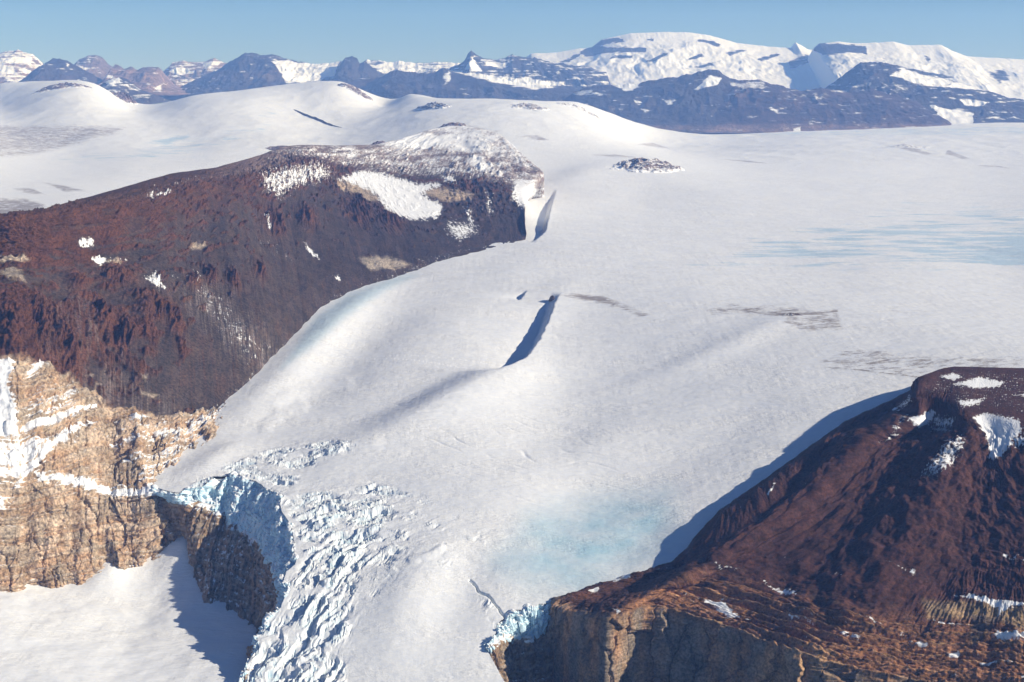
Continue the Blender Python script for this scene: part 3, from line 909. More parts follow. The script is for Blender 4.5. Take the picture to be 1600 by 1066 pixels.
# snow lying on it
snow = np.full(s.shape, -0.62, f4)
SN = [
    ([(832, 290), (850, 284), (960, 270), (960, 420), (824, 372), (822, 345), (828, 315)], 6, .12),
    ([(118, 380), (126, 366), (142, 368), (152, 384), (140, 392), (125, 388)], 11.1, .15), ([(140, 406), (155, 401), (168, 404), (156, 416), (147, 412)], 7.9, .6),
    ([(398, 270), (440, 255), (500, 249), (528, 262), (520, 285), (470, 296), (440, 318), (408, 302)], 20.7, .06),
    ([(148, 398), (205, 398), (205, 412), (160, 416)], 14.3, -.06), ([(222, 432), (244, 420), (262, 448), (252, 457), (236, 442)], 11.1, .15),
    ([(225, 308), (268, 297), (266, 304), (235, 312)], 6.3, .3), ([(285, 425), (330, 440), (430, 545), (405, 580), (345, 530), (300, 470)], 49.5, -.02),
    ([(360, 350), (420, 360), (520, 440), (470, 430), (400, 390)], 33.5, -.17), ([(473, 376), (487, 387), (503, 403), (499, 406), (480, 391)], 6.3, .3), ([(522, 430), (531, 433), (531, 438), (524, 437)], 6.3, .5),
    ([(410, 335), (414, 340), (424, 362), (419, 360)], 5.5, .5), ([(300, 420), (308, 425), (312, 438), (305, 434)], 6.3, .3), ([(268, 425), (282, 432), (276, 438), (266, 432)], 7.9, .1),
    ([(528, 280), (560, 265), (590, 267), (614, 274), (655, 285), (686, 284), (691, 294), (668, 299), (662, 305), (690, 317), (694, 324), (684, 342), (655, 346), (628, 344), (600, 328), (592, 314), (575, 298), (545, 288)], 11.1, .36),
    ([(690, 355), (700, 340), (730, 345), (752, 355), (748, 366), (722, 382), (702, 372)], 17.5, .12), ([(722, 250), (745, 239), (766, 250), (774, 270), (755, 273), (735, 262)], 14.3, .45),
    ([(755, 292), (770, 308), (778, 345), (755, 335)], 14.3, .05), ([(800, 272), (836, 278), (848, 292), (834, 322), (816, 328), (798, 312)], 15.9, .35), ([(722, 318), (736, 330), (745, 356), (733, 352)], 9.5, .3),
    ([(690, 275), (710, 275), (715, 285), (695, 286)], 7.9, .3),
    ([(416, 242), (460, 227), (590, 221), (700, 192), (775, 202), (838, 250), (864, 280), (800, 292), (740, 283), (640, 279), (540, 264), (500, 252)], 14.3, -.01),
    ([(470, 240), (530, 232), (560, 240), (500, 250)], 14.3, .2), ([(600, 222), (640, 206), (700, 205), (760, 215), (790, 235), (770, 250), (690, 240), (620, 232)], 17.5, .3), ([(600, 222), (700, 180), (795, 190), (880, 278), (850, 276), (790, 240), (640, 230)], 8, -.05), ([(640, 250), (700, 258), (730, 276), (650, 262)], 14.3, .2), ([(780, 215), (810, 235), (850, 272), (830, 275), (790, 250)], 14.3, .15),
    ([(170, 310), (240, 290), (330, 268), (430, 258), (420, 270), (330, 285), (230, 312)], 14.3, -.16),
    ([(-60, 560), (20, 568), (12, 600), (26, 650), (30, 680), (-60, 700)], 12.7, .5), ([(35, 590), (58, 566), (64, 570), (46, 588)], 6.3, .4),
    ([(155, 634), (132, 640), (92, 656), (62, 670), (30, 672), (36, 664), (76, 650), (120, 639)], 7.9, .45), ([(140, 664), (122, 672), (82, 700), (52, 736), (22, 764), (32, 745), (60, 708), (95, 680), (125, 664)], 9.5, .55),
    ([(-60, 690), (30, 680), (66, 692), (62, 720), (30, 752), (-60, 765)], 15.9, .1), ([(48, 744), (110, 751), (166, 762), (250, 767), (285, 782), (250, 779), (160, 773), (60, 753)], 7.9, .5),
    ([(204, 652), (228, 652), (218, 660), (208, 658)], 6.3, .4), ([(218, 671), (292, 676), (292, 690), (222, 682)], 12.7, -.02), ([(170, 685), (240, 690), (232, 697), (180, 692)], 9.5, -.05), ([(190, 716), (240, 716), (230, 724), (195, 722)], 9.5, .0),
    ([(40, 640), (110, 610), (110, 640), (70, 660)], 20.7, -.1), ([(0, 770), (15, 780), (10, 800), (0, 795)], 9.5, .2),
    ([(640, 405), (700, 390), (800, 372), (820, 374), (760, 388), (660, 416)], 14.3, -.12), ([(800, 330), (822, 350), (800, 372), (760, 365)], 20.7, -.35),
]
for poly, w_, lev in SN:
    q = soft(mpx, mpy, poly, w_)
    snow = np.maximum(snow, np.where(q > .001, -0.62 + (lev + 0.62) * q, -2)).astype(f4)
con = [(230, 752), (300, 672), (340, 642), (405, 585), (460, 529), (522, 470), (615, 434), (705, 403)]
q = soft(mpx, mpy, con, 26, closed=False)
snow = np.maximum(snow, -0.62 + 0.44 * q)
snow += (0.16 * st + 0.42 * fbm(s / 11, t / 70, 4, 98)) * (1 - is_sand) + is_sand * 0.30 * fbm(s / 26, t / 9, 4, 99)
q = top * sstep(6.5, 8.5, k)
wob = fbm(mpx / 60 + mpy / 30, mpy / 7, 4, 141) + .7 * fbm(mpx / 18, mpy / 5, 3, 142)
lev = np.interp(mpx, [560, 600, 660, 740, 790, 830, 870], [214, 226, 229, 228, 232, 250, 276])      # where the pale hill behind begins
far_h = sstep(16, -14, mpy - lev + 9 * wob)
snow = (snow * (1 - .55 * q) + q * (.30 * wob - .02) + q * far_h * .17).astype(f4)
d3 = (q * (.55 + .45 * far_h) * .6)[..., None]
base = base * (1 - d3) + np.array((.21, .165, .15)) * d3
up_n = normals(S)[..., 2]; up_n = np.abs(up_n)
snow += is_sand * 0.5 * sstep(0.55, 0.85, up_n)
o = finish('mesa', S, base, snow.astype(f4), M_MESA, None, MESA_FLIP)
tag(o, 'long dark red-brown mesa with cliffs, talus and tan sandstone foot along the left of the glacier', 'mesa', None, 'structure')


# ================================================================ RIGHT MESA
rows = [
    # T back edge of the top
    [(1424, 603, -1050), (1428, 596, -1000), (1436, 589, -978), (1455, 582, -968), (1472, 576, -963), (1490, 573, -960), (1515, 573, -960), (1550, 574, -960), (1600, 575, -960), (1800, 578, -962)],
    # R front rim
    [(1420, 614, -1085), (1427, 608, -1018), (1429, 622, -992), (1440, 624, -990), (1452, 621, -987), (1480, 627, -984), (1500, 646, -980), (1540, 646, -979), (1600, 657, -976), (1800, 682, -976)],
    # S
    [(1385, 630, -1120), (1396, 625, -1048), (1404, 640, -1058), (1432, 655, -1046), (1452, 664, -1042), (1482, 669, -1040), (1512, 673, -1022), (1552, 682, -1002), (1600, 695, -998), (1800, 722, -998)],
    # A
    [(1300, 662, -1180), (1322, 662, -1102), (1312, 684, -1118), (1350, 687, -1112), (1390, 690, -1108), (1430, 700, -1102), (1480, 716, -1098), (1540, 742, -1088), (1600, 770, -1086), (1800, 800, -1086)],
    # B
    [(1180, 752, -1270), (1198, 754, -1195), (1216, 792, -1214), (1250, 793, -1206), (1290, 795, -1200), (1350, 806, -1196), (1420, 828, -1195), (1500, 855, -1195), (1600, 880, -1195), (1800, 905, -1195)],
    # C
    [(1105, 802, -1320), (1127, 802, -1250), (1120, 853, -1282), (1140, 862, -1280), (1170, 872, -1279), (1260, 898, -1279), (1360, 916, -1276), (1470, 931, -1270), (1600, 932, -1262), (1800, 962, -1262)],
    # D
    [(1030, 880, -1410), (1054, 879, -1342), (1062, 890, -1348), (1080, 899, -1342), (1112, 908, -1330), (1220, 941, -1330), (1330, 967, -1330), (1440, 985, -1328), (1600, 985, -1320), (1800, 1018, -1320)],
    # E
    [(940, 906, -1450), (960, 905, -1392), (985, 918, -1402), (1016, 925, -1402), (1052, 926, -1372), (1180, 966, -1380), (1300, 999, -1380), (1430, 1028, -1380), (1600, 1032, -1372), (1800, 1068, -1372)],
    # F top of the sandstone cliff
    [(850, 940, -1480), (866, 941, -1428), (882, 955, -1440), (946, 967, -1436), (1012, 953, -1404), (1130, 988, -1410), (1260, 1036, -1416), (1420, 1070, -1416), (1600, 1085, -1412), (1800, 1122, -1412)],
]
ctrl = []
for i, r in enumerate(rows):
    dz = 0.0
    if i >= 3:
        dz = hit(r[1][0], r[1][1], ground_base)[2] - r[1][2]
    z = [c[2] + dz - (48 * min(1, max(0, (q_ - 2) / 6)) + (10 if q_ == 9 else 0)) * (.4, .7, 1, 1, 1, 1, 1, .9, .8)[i] for q_, c in enumerate(r)]
    if i >= 3: z[1] += (0, 0, 0, 24, 31, 22, 10, 5, 3)[i]; z[2] += (0, 0, 0, 20, 24, 18, 8, 3, 2)[i]
    row = [P(c[0], c[1], zz_) for c, zz_ in zip(r, z)]
    if i >= 2:
        for q_ in range(3, 10):
            m_ = (.8 if q_ < 7 else .62) if i == 2 else (.60, .56, .55, .55, .52, .52)[i - 3]
            a_ = ctrl[-1][q_]; d_ = ray(r[q_][0], r[q_][1])
            row[q_] = d_ * ((m_ * a_[1] - a_[2]) / (m_ - d_[2]))
    ctrl.append(row)
ft = []
for j, p in enumerate(ctrl[-1]):
    ft.append(np.array([p[0] - 10, p[1] - (10 if j < 2 else 45), -1700.0]))
backr = [np.array([p[0] * 1.06 + 20, p[1] + 260, -1130.0]) for p in ctrl[0]]
ctrl = [backr] + ctrl + [ft]       # rows: 0 back,1 T,2 R,3 S,4 A,5 B,6 C,7 D,8 E,9 F,10 foot
S, k, v, s, t = loft(ctrl, 1300, 1000, 0.3)
S, k, v, s, t = widen(S, k, v, s, t, 60, (26, -8, -1), False)
N = normals(S)
if N[500, :, 2].mean() < 0: N = -N; FL = True
else: FL = False
mpx, mpy = project(S); mpx = mpx.astype(f4); mpy = mpy.astype(f4)
mpx += 4 * fbm(s / 25, t / 25, 3, 188); mpy += 3 * fbm(s / 25, t / 25, 3, 189)
CR = np.array([
    [0] * 10, [.1] * 10,
    [.5, .6, .9, .9, .9, .8, .6, .4, .3, .3],       # R
    [.5, .5, .7, .5, .4, .4, .4, .3, .3, .3],       # S
    [.5, .5, .45, .2, .15, .12, .12, .15, .2, .2],  # A
    [.4, .4, .3, .15, .1, .1, .15, .3, .75, .8],    # B
    [.4, .4, .3, .2, .15, .15, .3, .8, 1, 1],       # C
    [.2, .2, .2, .2, .35, .35, .5, .75, .8, .8],    # D
    [.1, .1, .1, .15, .6, .65, .75, .85, .9, .9],   # E
    [.3, .4, .7, .8, 1, 1, 1, 1, 1, 1], [1] * 10], f4)
cl = table(CR, v, k)
zz = S[..., 2].astype(f4)
rib = ridged((s + 8 * fbm(s / 40, t / 60, 2, 102)) / 30, t / 160, 4, 111)
rib2 = ridged(s / 9, t / 60, 3, 123)
san_r = sstep(8.75, 9.02, v + 0.05 * fbm(s / 20, t / 20, 3, 155))
stepr = sstep(6.6, 7.4, v) * (1 - san_r)
strata = perlin(zz / 5.5 + 0.8 * fbm(s / 160, t / 160, 2, 108), 0 * zz + 2.2, 104) + 0.6 * perlin(zz / 14, 0 * zz + 4.1, 109)
f1, f2, cid = worley(s / 42 + .3 * fbm(s / 30, t / 30, 2, 5), t / 170, 119)
h1, h2, hid = worley(s / 13, t / 9, 129)
boul = np.clip(1 - h1 / 0.33, 0, 1) * (hid > 0.72)
d = sstep(.45, .9, cl) * (5 * (rib - .3) + 4 * (rib2 - .3)) * (1 - san_r) * (1 - .75 * sstep(6.6, 7.4, v))
d += sstep(6.6, 7.4, v) * (1 - san_r) * 9 * fbm(s / 75 + t / 60, t / 50, 4, 171)
d += (1 - san_r) * (1.3 * fbm(s / 70, t / 160, 3, 131) + 0.6 * fbm(s / 7, t / 7, 3, 132) + boul * 1.6)
d += stepr * cl * (5 * sstep(-.1, .3, strata + .5 * fbm(s / 40, t / 40, 3, 137)) + 6 * fbm(s / 48, t / 30, 5, 133) + 2.5 * ridged(s / 30, t / 20, 3, 138) + 3.0 * (1 - h1 * 2))
Lg = v * 3.3 + .30 * fbm(s / 110, t / 60, 3, 161) + .12 * fbm(s / 25, t / 25, 3, 162)
fr = Lg - np.floor(Lg)
ledge = stepr * sstep(3.3, 4.6, k)
d += ledge * (sstep(0, .3, fr) - fr) * 22 * (.55 + .9 * np.clip(fbm(s / 90, t / 200, 3, 163) + .4, 0, 1))
d += san_r * ((cid - .5) * 26 - 7 * (1 - sstep(.02, .08, f2 - f1)) + 2.0 * strata + 3 * fbm(s / 20, t / 40, 4, 134) + 3 * (ridged(s / 60, t / 400, 2, 135) - .3))
d += 20 * sstep(1.7, 2.5, k) * sstep(2.2, 3.5, v) * (1 - sstep(7.2, 8, v)) * (.7 + .8 * fbm(s / 60, t / 60, 3, 136)) * sstep(0, 1, k)
d += 8 * fbm(s / 60, t / 34, 4, 166) * (1 - sstep(1.4, 2.4, k)) * sstep(.4, 1, k)
hol = soft(mpx, mpy, [(1450, 640), (1490, 636), (1512, 655), (1520, 668), (1470, 680), (1440, 672)], 10)
d -= hol * 14
fade = sstep(.4, 1.2, v)
S = S + N * (d * fade)[..., None]
wn = fbm(s / 90, t / 60, 4, 141); stn = fbm(s / 22, t / 120, 4, 142)
RD = np.array((0.055, 0.025, 0.020)); RDK = np.array((0.050, 0.024, 0.020)); RTAN = np.array((0.25, 0.125, 0.065)); RG = np.array((0.20, 0.165, 0.13))
base = np.empty(s.shape + (3,), f4); base[:] = RD
q = (sstep(-.1, .5, wn + .4 * stn) * .7)[..., None]; base = base * (1 - q) + RDK * q
q = (np.clip(cl * 1.1, 0, 1) * sstep(.1, .5, rib) * .5)[..., None]; base = base * (1 - q) + RD * 1.15 * q
q = (sstep(6.5, 7.9, v + .35 * wn + 0.15 * strata) * (1 - (1 - sstep(2.4, 3.6, k)) * .85))[..., None]
mixc = RTAN * (.62 + .4 * sstep(-.5, .5, strata))[..., None]
base = base * (1 - q) + mixc * q
gr = (sstep(.1, .5, fbm(s / 45, t / 25, 4, 143)) * sstep(6.0, 7.0, v) * .35)[..., None]; base = base * (1 - gr) + np.array((0.14, .10, .075)) * gr
rz = (ledge * (1 - sstep(.25, .45, fr)) * (.35 + .6 * sstep(-.1, .4, fbm(s / 70, t / 30, 3, 164))))[..., None]
base = base * (1 - rz) + np.array((.31, .20, .11)) * rz
ora = sstep(-.25, .45, fbm(s / 45, t / 200, 4, 144))[..., None]
cc = RG * (1 - ora) + np.array((0.36, .205, .11)) * ora
base = base * (1 - san_r[..., None]) + cc * san_r[..., None]
for poly, w_, col, a_ in [([(1440, 945), (1560, 950), (1610, 960), (1610, 1000), (1550, 975), (1450, 972)], 8, (.30, .22, .13), .75), ([(1520, 965), (1560, 975), (1530, 1010), (1515, 1020)], 6, (.10, .085, .075), .8),
                          ([(1180, 1030), (1240, 1010), (1300, 1020), (1300, 1080), (1180, 1080)], 12, (.38, .24, .13), .6)]:
    m_ = (soft(mpx, mpy, poly, w_) * a_)[..., None]; base = base * (1 - m_) + np.asarray(col) * m_
snow = np.full(s.shape, -0.66, f4)
SN = [
    ([(1434, 600), (1490, 574), (1640, 576), (1640, 655), (1530, 642), (1495, 640), (1480, 625), (1440, 618)], 13.0, -.20),
    ([(1467, 588), (1490, 582), (1505, 589), (1490, 595)], 7.0, .5), ([(1488, 600), (1530, 589), (1570, 597), (1560, 605), (1520, 607)], 7.0, .6), ([(1492, 626), (1545, 621), (1525, 634), (1505, 637)], 7.0, .35),
    ([(1565, 619), (1640, 613), (1640, 623)], 7.0, .35), ([(1520, 650), (1540, 645), (1592, 655), (1600, 668), (1578, 702), (1560, 724), (1545, 721), (1540, 690), (1530, 670)], 11.5, .55),
    ([(1580, 680), (1610, 670), (1610, 705), (1575, 705)], 13.0, .05),
    ([(1478, 692), (1502, 678), (1516, 694), (1494, 732), (1460, 757), (1436, 752), (1452, 725)], 19.0, .08), ([(1417, 660), (1455, 638), (1461, 642), (1452, 664), (1430, 666)], 7.0, .5),
    ([(1390, 642), (1424, 614), (1428, 626), (1400, 652)], 8.5, .1), ([(1455, 640), (1492, 648), (1484, 684), (1452, 678)], 11.5, .0), ([(1366, 692), (1420, 650), (1424, 654), (1376, 694)], 7.0, .1),
    ([(1430, 750), (1420, 762), (1440, 760)], 10.0, -.05), ([(1470, 750), (1510, 740), (1500, 780), (1450, 790)], 23.5, -.38),
    ([(1108, 878), (1130, 882), (1156, 896), (1148, 900), (1118, 888)], 8.5, .12), ([(1178, 860), (1230, 872), (1330, 908), (1320, 914), (1230, 884)], 10.0, -.14), ([(1380, 876), (1440, 902), (1430, 906), (1384, 884)], 7.0, .1),
    ([(1180, 908), (1205, 920), (1250, 930), (1246, 940), (1220, 936), (1190, 918)], 8.5, .22), ([(1092, 935), (1130, 944), (1155, 965), (1138, 972), (1112, 952)], 8.5, .35), ([(1150, 968), (1170, 974), (1160, 978)], 7.0, .1),
    ([(1334, 958), (1362, 980), (1405, 1000), (1446, 1016), (1436, 1016), (1380, 988)], 7.0, .4), ([(1310, 992), (1345, 1000), (1340, 1004), (1315, 998)], 5.5, .3), ([(1230, 965), (1280, 975), (1275, 985), (1235, 975)], 10.0, -.1),
    ([(1488, 936), (1520, 937), (1562, 944), (1620, 950), (1600, 957), (1576, 957), (1556, 970), (1560, 956), (1520, 945)], 7.0, .45), ([(1446, 973), (1480, 980), (1522, 984), (1485, 987)], 5.5, .45), ([(1555, 990), (1570, 1000), (1610, 1000), (1610, 1008), (1570, 1010), (1555, 1005)], 5.5, .4),
    ([(1475, 1022), (1500, 1028), (1495, 1034), (1478, 1028)], 5.5, .3), ([(1520, 1035), (1610, 1040), (1600, 1048), (1530, 1044)], 8.5, .05), ([(1556, 872), (1580, 866), (1610, 880), (1610, 890), (1570, 884)], 11.5, -.02), ([(1450, 1070), (1480, 1060), (1600, 1060), (1600, 1090), (1450, 1090)], 13.0, -.2),
    ([(1195, 775), (1208, 752), (1214, 756), (1202, 778)], 5.5, .1), ([(1200, 795), (1240, 775), (1260, 745), (1290, 735), (1250, 780)], 13.0, -.18), ([(1150, 790), (1160, 780), (1158, 795)], 7.0, -.1),
    ([(955, 905), (985, 896), (984, 902), (958, 909)], 5.5, .5), ([(920, 922), (936, 917), (936, 925), (924, 927)], 5.5, .6), ([(1005, 893), (1048, 884), (1040, 890), (1010, 898)], 5.5, .0), ([(955, 952), (970, 955), (965, 962)], 5.5, .3), ([(1060, 922), (1075, 930), (1070, 934)], 5.5, .2),
]
for poly, w_, lev in SN:
    q = soft(mpx, mpy, poly, w_)
    snow = np.maximum(snow, np.where(q > .001, -0.66 + (lev + 0.66) * q, -2)).astype(f4)
snow += 0.38 * fbm(s / 8, t / 20, 4, 145) + 0.10 * stn
snow += ledge * (.50 * sstep(.30, .42, fr) * (1 - sstep(.5, .72, fr)) - .05) * sstep(-.25, .3, fbm(s / 60, t / 40, 3, 165))
snow += stepr * 0.10 * fbm(s / 30, t / 6, 4, 146) + san_r * -0.1
o = finish('mesa', S, base, snow.astype(f4), M_BUTTE, None, FL)
tag(o, 'steep dark brown mesa with a snow-flecked flat top and sandstone cliff at the lower right', 'mesa', None, 'structure')


# ---- boulders lying on the ledges and the scree of the right mesa
rng = np.random.default_rng(7)
import bmesh
bms = []
for i in range(3):
    bm = bmesh.new(); bmesh.ops.create_icosphere(bm, subdivisions=3, radius=1.0)
    for vv in bm.verts:
        c = np.array(vv.co)
        n_ = float(fbm(np.array([c[0] * 1.3 + i * 5 + c[2]], f4), np.array([c[1] * 1.3 - c[2]], f4), 3, 7 + i)[0])
        q_ = np.round(c * 1.6 + .3 * n_) / 1.6 * .35 + c * .65
        vv.co = q_ * (1 + .5 * n_) * np.array((1.15, .95, .8))
    me = bpy.data.meshes.new('boulder'); bm.to_mesh(me); bm.free()
    at_ = me.attributes.new('base', 'FLOAT_COLOR', 'POINT'); at_.data.foreach_set('color', np.tile(np.array((.075, .04, .03, 1), f4), len(me.vertices)))
    at_ = me.attributes.new('snow', 'FLOAT', 'POINT'); at_.data.foreach_set('value', np.full(len(me.vertices), -.6, f4))
    me.materials.append(M_BUTTE); bms.append(me)
vr = v[:, 0]; kr = k[0]
for i in range(36):
    b_ = bpy.data.objects.new('boulder', bms[i % 3]); C.objects.link(b_)
    jv = int(np.argmin(np.abs(vr - rng.uniform(5.2, 8.7)))); ju = int(np.argmin(np.abs(kr - rng.uniform(3.6, 8))))
    r_ = rng.uniform(2.2, 5.0)
    p_ = S[jv, ju]
    b_.location = (p_[0], p_[1], p_[2] + r_ * .25); b_.scale = (r_, r_, r_); b_.rotation_euler = (0, 0, rng.uniform(0, 6.28))
    tag(b_, 'dark brown boulder lying on the scree and ledges of the lower right mesa', 'boulder', 'boulders on the right mesa')


# ================================================================ ICE CLIFFS and the rock walls under them
def wall(tops, feet, rock, iname, ilabel, rname, rlabel, nu, nvi, nvr, inward, seed, tilt, fs, rs):
    top = np.array(tops)
    rk = np.array([(hit(r[0], r[1], basin, 2700, 4470) + np.array([0, 0, -8.0])) if fs else P(r[0], r[1], p[1] - 40) for r, p in zip(rock, top)])
    ft = np.array([P(f[0], f[1], p[1] * (1 - rs) + q_[1] * rs) for f, p, q_ in zip(feet, top, rk)])
    ins = top + np.array([inward[0], inward[1], -9.0])
    lip = top + np.array([0, 0, -1.5])
    ctrl = [ins, lip, lip * .75 + ft * .25 + np.array([-inward[0], -inward[1], 0]) * tilt, ft * .97 + lip * .03, ft + np.array([inward[0], inward[1], -12.0])]
    S, k, v, s, t = loft(ctrl, nu, nvi, 0.5)
    N = normals(S)
    if (N[..., 1].mean() > 0): N = -N; fl = True
    else: fl = False
    f1, f2, cid = worley(s / 22 + .4 * fbm(s / 12, t / 12, 2, seed), t / 40, seed)
    d = 9 * (cid - .5) - 6 * (1 - sstep(.02, .14, f2 - f1)) + 6 * (ridged(s / 30, t / 90, 3, seed + 1) - .3) + 18 * fbm(s / 80, t / 90, 3, seed + 3) + 7 * np.round(3 * fbm(s / 34, t / 22, 3, seed + 4)) / 1.5 + 2.5 * fbm(s / 7, t / 9, 3, seed + 2)
    d = d * sstep(.3, 1.3, v) * (1 - .6 * sstep(3.3, 4, v))
    S = S + N * d[..., None]
    q = grid_quads(*S.shape[:2])
    if fl: q = q[:, ::-1]
    o = make_mesh(iname, S.reshape(-1, 3), q, {}, M_ICE)
    tag(o, ilabel, 'ice cliff')
    ctrl = [ft + np.array([inward[0] * 1.2, inward[1] * 1.2, 14.0]), ft + np.array([inward[0] * .3, inward[1] * .3, 2.0]), ft * .55 + rk * .45 + np.array([-inward[0], -inward[1], 0]) * .25, rk, rk + np.array([0, -4, -60.0])]
    S, k, v, s, t = loft(ctrl, nu, nvr, 0.5)
    N = normals(S)
    if (N[..., 1].mean() > 0): N = -N; fl = True
    else: fl = False
    f1, f2, cid = worley(s / 60 + .3 * fbm(s / 30, t / 30, 2, seed), t / 150, seed + 5)
    zz = S[..., 2].astype(f4)
    strata = perlin(zz / 10, 0 * zz + 3, seed)
    d = 10 * (cid - .5) - 6 * (1 - sstep(.02, .1, f2 - f1)) + 26 * (ridged(s / 150, t / 500, 2, seed + 6) - .3) + 14 * (ridged(s / 60, t / 260, 3, seed + 16) - .3) + 3 * strata + 4 * fbm(s / 14, t / 18, 4, seed + 7)
    S = S + N * (d * sstep(.2, 1.3, v))[..., None]
    ss = sstep(-.3, .4, strata + fbm(s / 30, t / 80, 3, seed + 8))[..., None]
    base = (SAN * .72 * ss + SANR * .8 * (1 - ss)).astype(f4)
    base *= (0.9 + .4 * fbm(s / 18, t / 70, 4, seed + 9))[..., None]
    snow = -0.55 + .35 * fbm(s / 20, t / 20, 4, seed + 10) + .5 * sstep(.5, .85, np.abs(normals(S)[..., 2])) + .5 * sstep(1.3, .9, v)
    o = finish(rname, S, base, snow.astype(f4), M_MESA, None, fl)
    tag(o, rlabel, 'rock wall', None, 'structure')


FEET = [(238, 776, -1476), (285, 790, -1500), (305, 795, -1512), (330, 803, -1530), (352, 813, -1545), (375, 830, -1572), (400, 850, -1608), (418, 875, -1643), (432, 905, -1680), (436, 930, -1714), (430, 962, -1745), (404, 1000, -1762), (391, 1045, -1780), (372, 1100, -1790)]
ROCK = [(250, 855, -1628), (288, 842, -1618), (300, 875, -1682), (310, 908, -1728), (325, 933, -1757), (345, 951, -1778), (372, 968, -1792), (390, 980, -1798), (405, 988, -1801), (412, 993, -1803), (415, 998, -1803), (402, 1010, -1804), (389, 1055, -1807), (370, 1110, -1812)]
at = lambda L, t: linear(np.array(L, float)[None], t)[0]
FEET = at(FEET, EDGE_T); ROCK = at(ROCK, EDGE_T)
wall(E3, FEET, ROCK, 'ice_cliff', 'blue shadowed cliff of ice hanging over the dark rock wall above the snow basin', 'rock_wall', 'shaded brown rock wall under the hanging ice at the right end of the snow basin', 700, 300, 320, (26, 14), 301, .25, True, .28)
FEET2 = [(760, 1017, -1524), (779, 1006, -1517), (790, 1004, -1513), (810, 1000, -1508), (830, 1002, -1510), (850, 986, -1478), (869, 966, -1452)]
ROCK2 = [(784, 1092, -1630), (806, 1090, -1630), (814, 1092, -1632), (824, 1092, -1632), (836, 1092, -1632), (848, 1092, -1632), (862, 1092, -1630)]
FEET2 = at(FEET2, EDGE2_T); ROCK2 = at(ROCK2, EDGE2_T)
wall(E23, FEET2, ROCK2, 'ice_cliff', 'small white ice cliff at the bottom, left of the lit sandstone columns', 'rock_wall', 'narrow brown rock wall below the small ice cliff at the bottom edge', 320, 180, 240, (6, 30), 401, .12, False, .5)


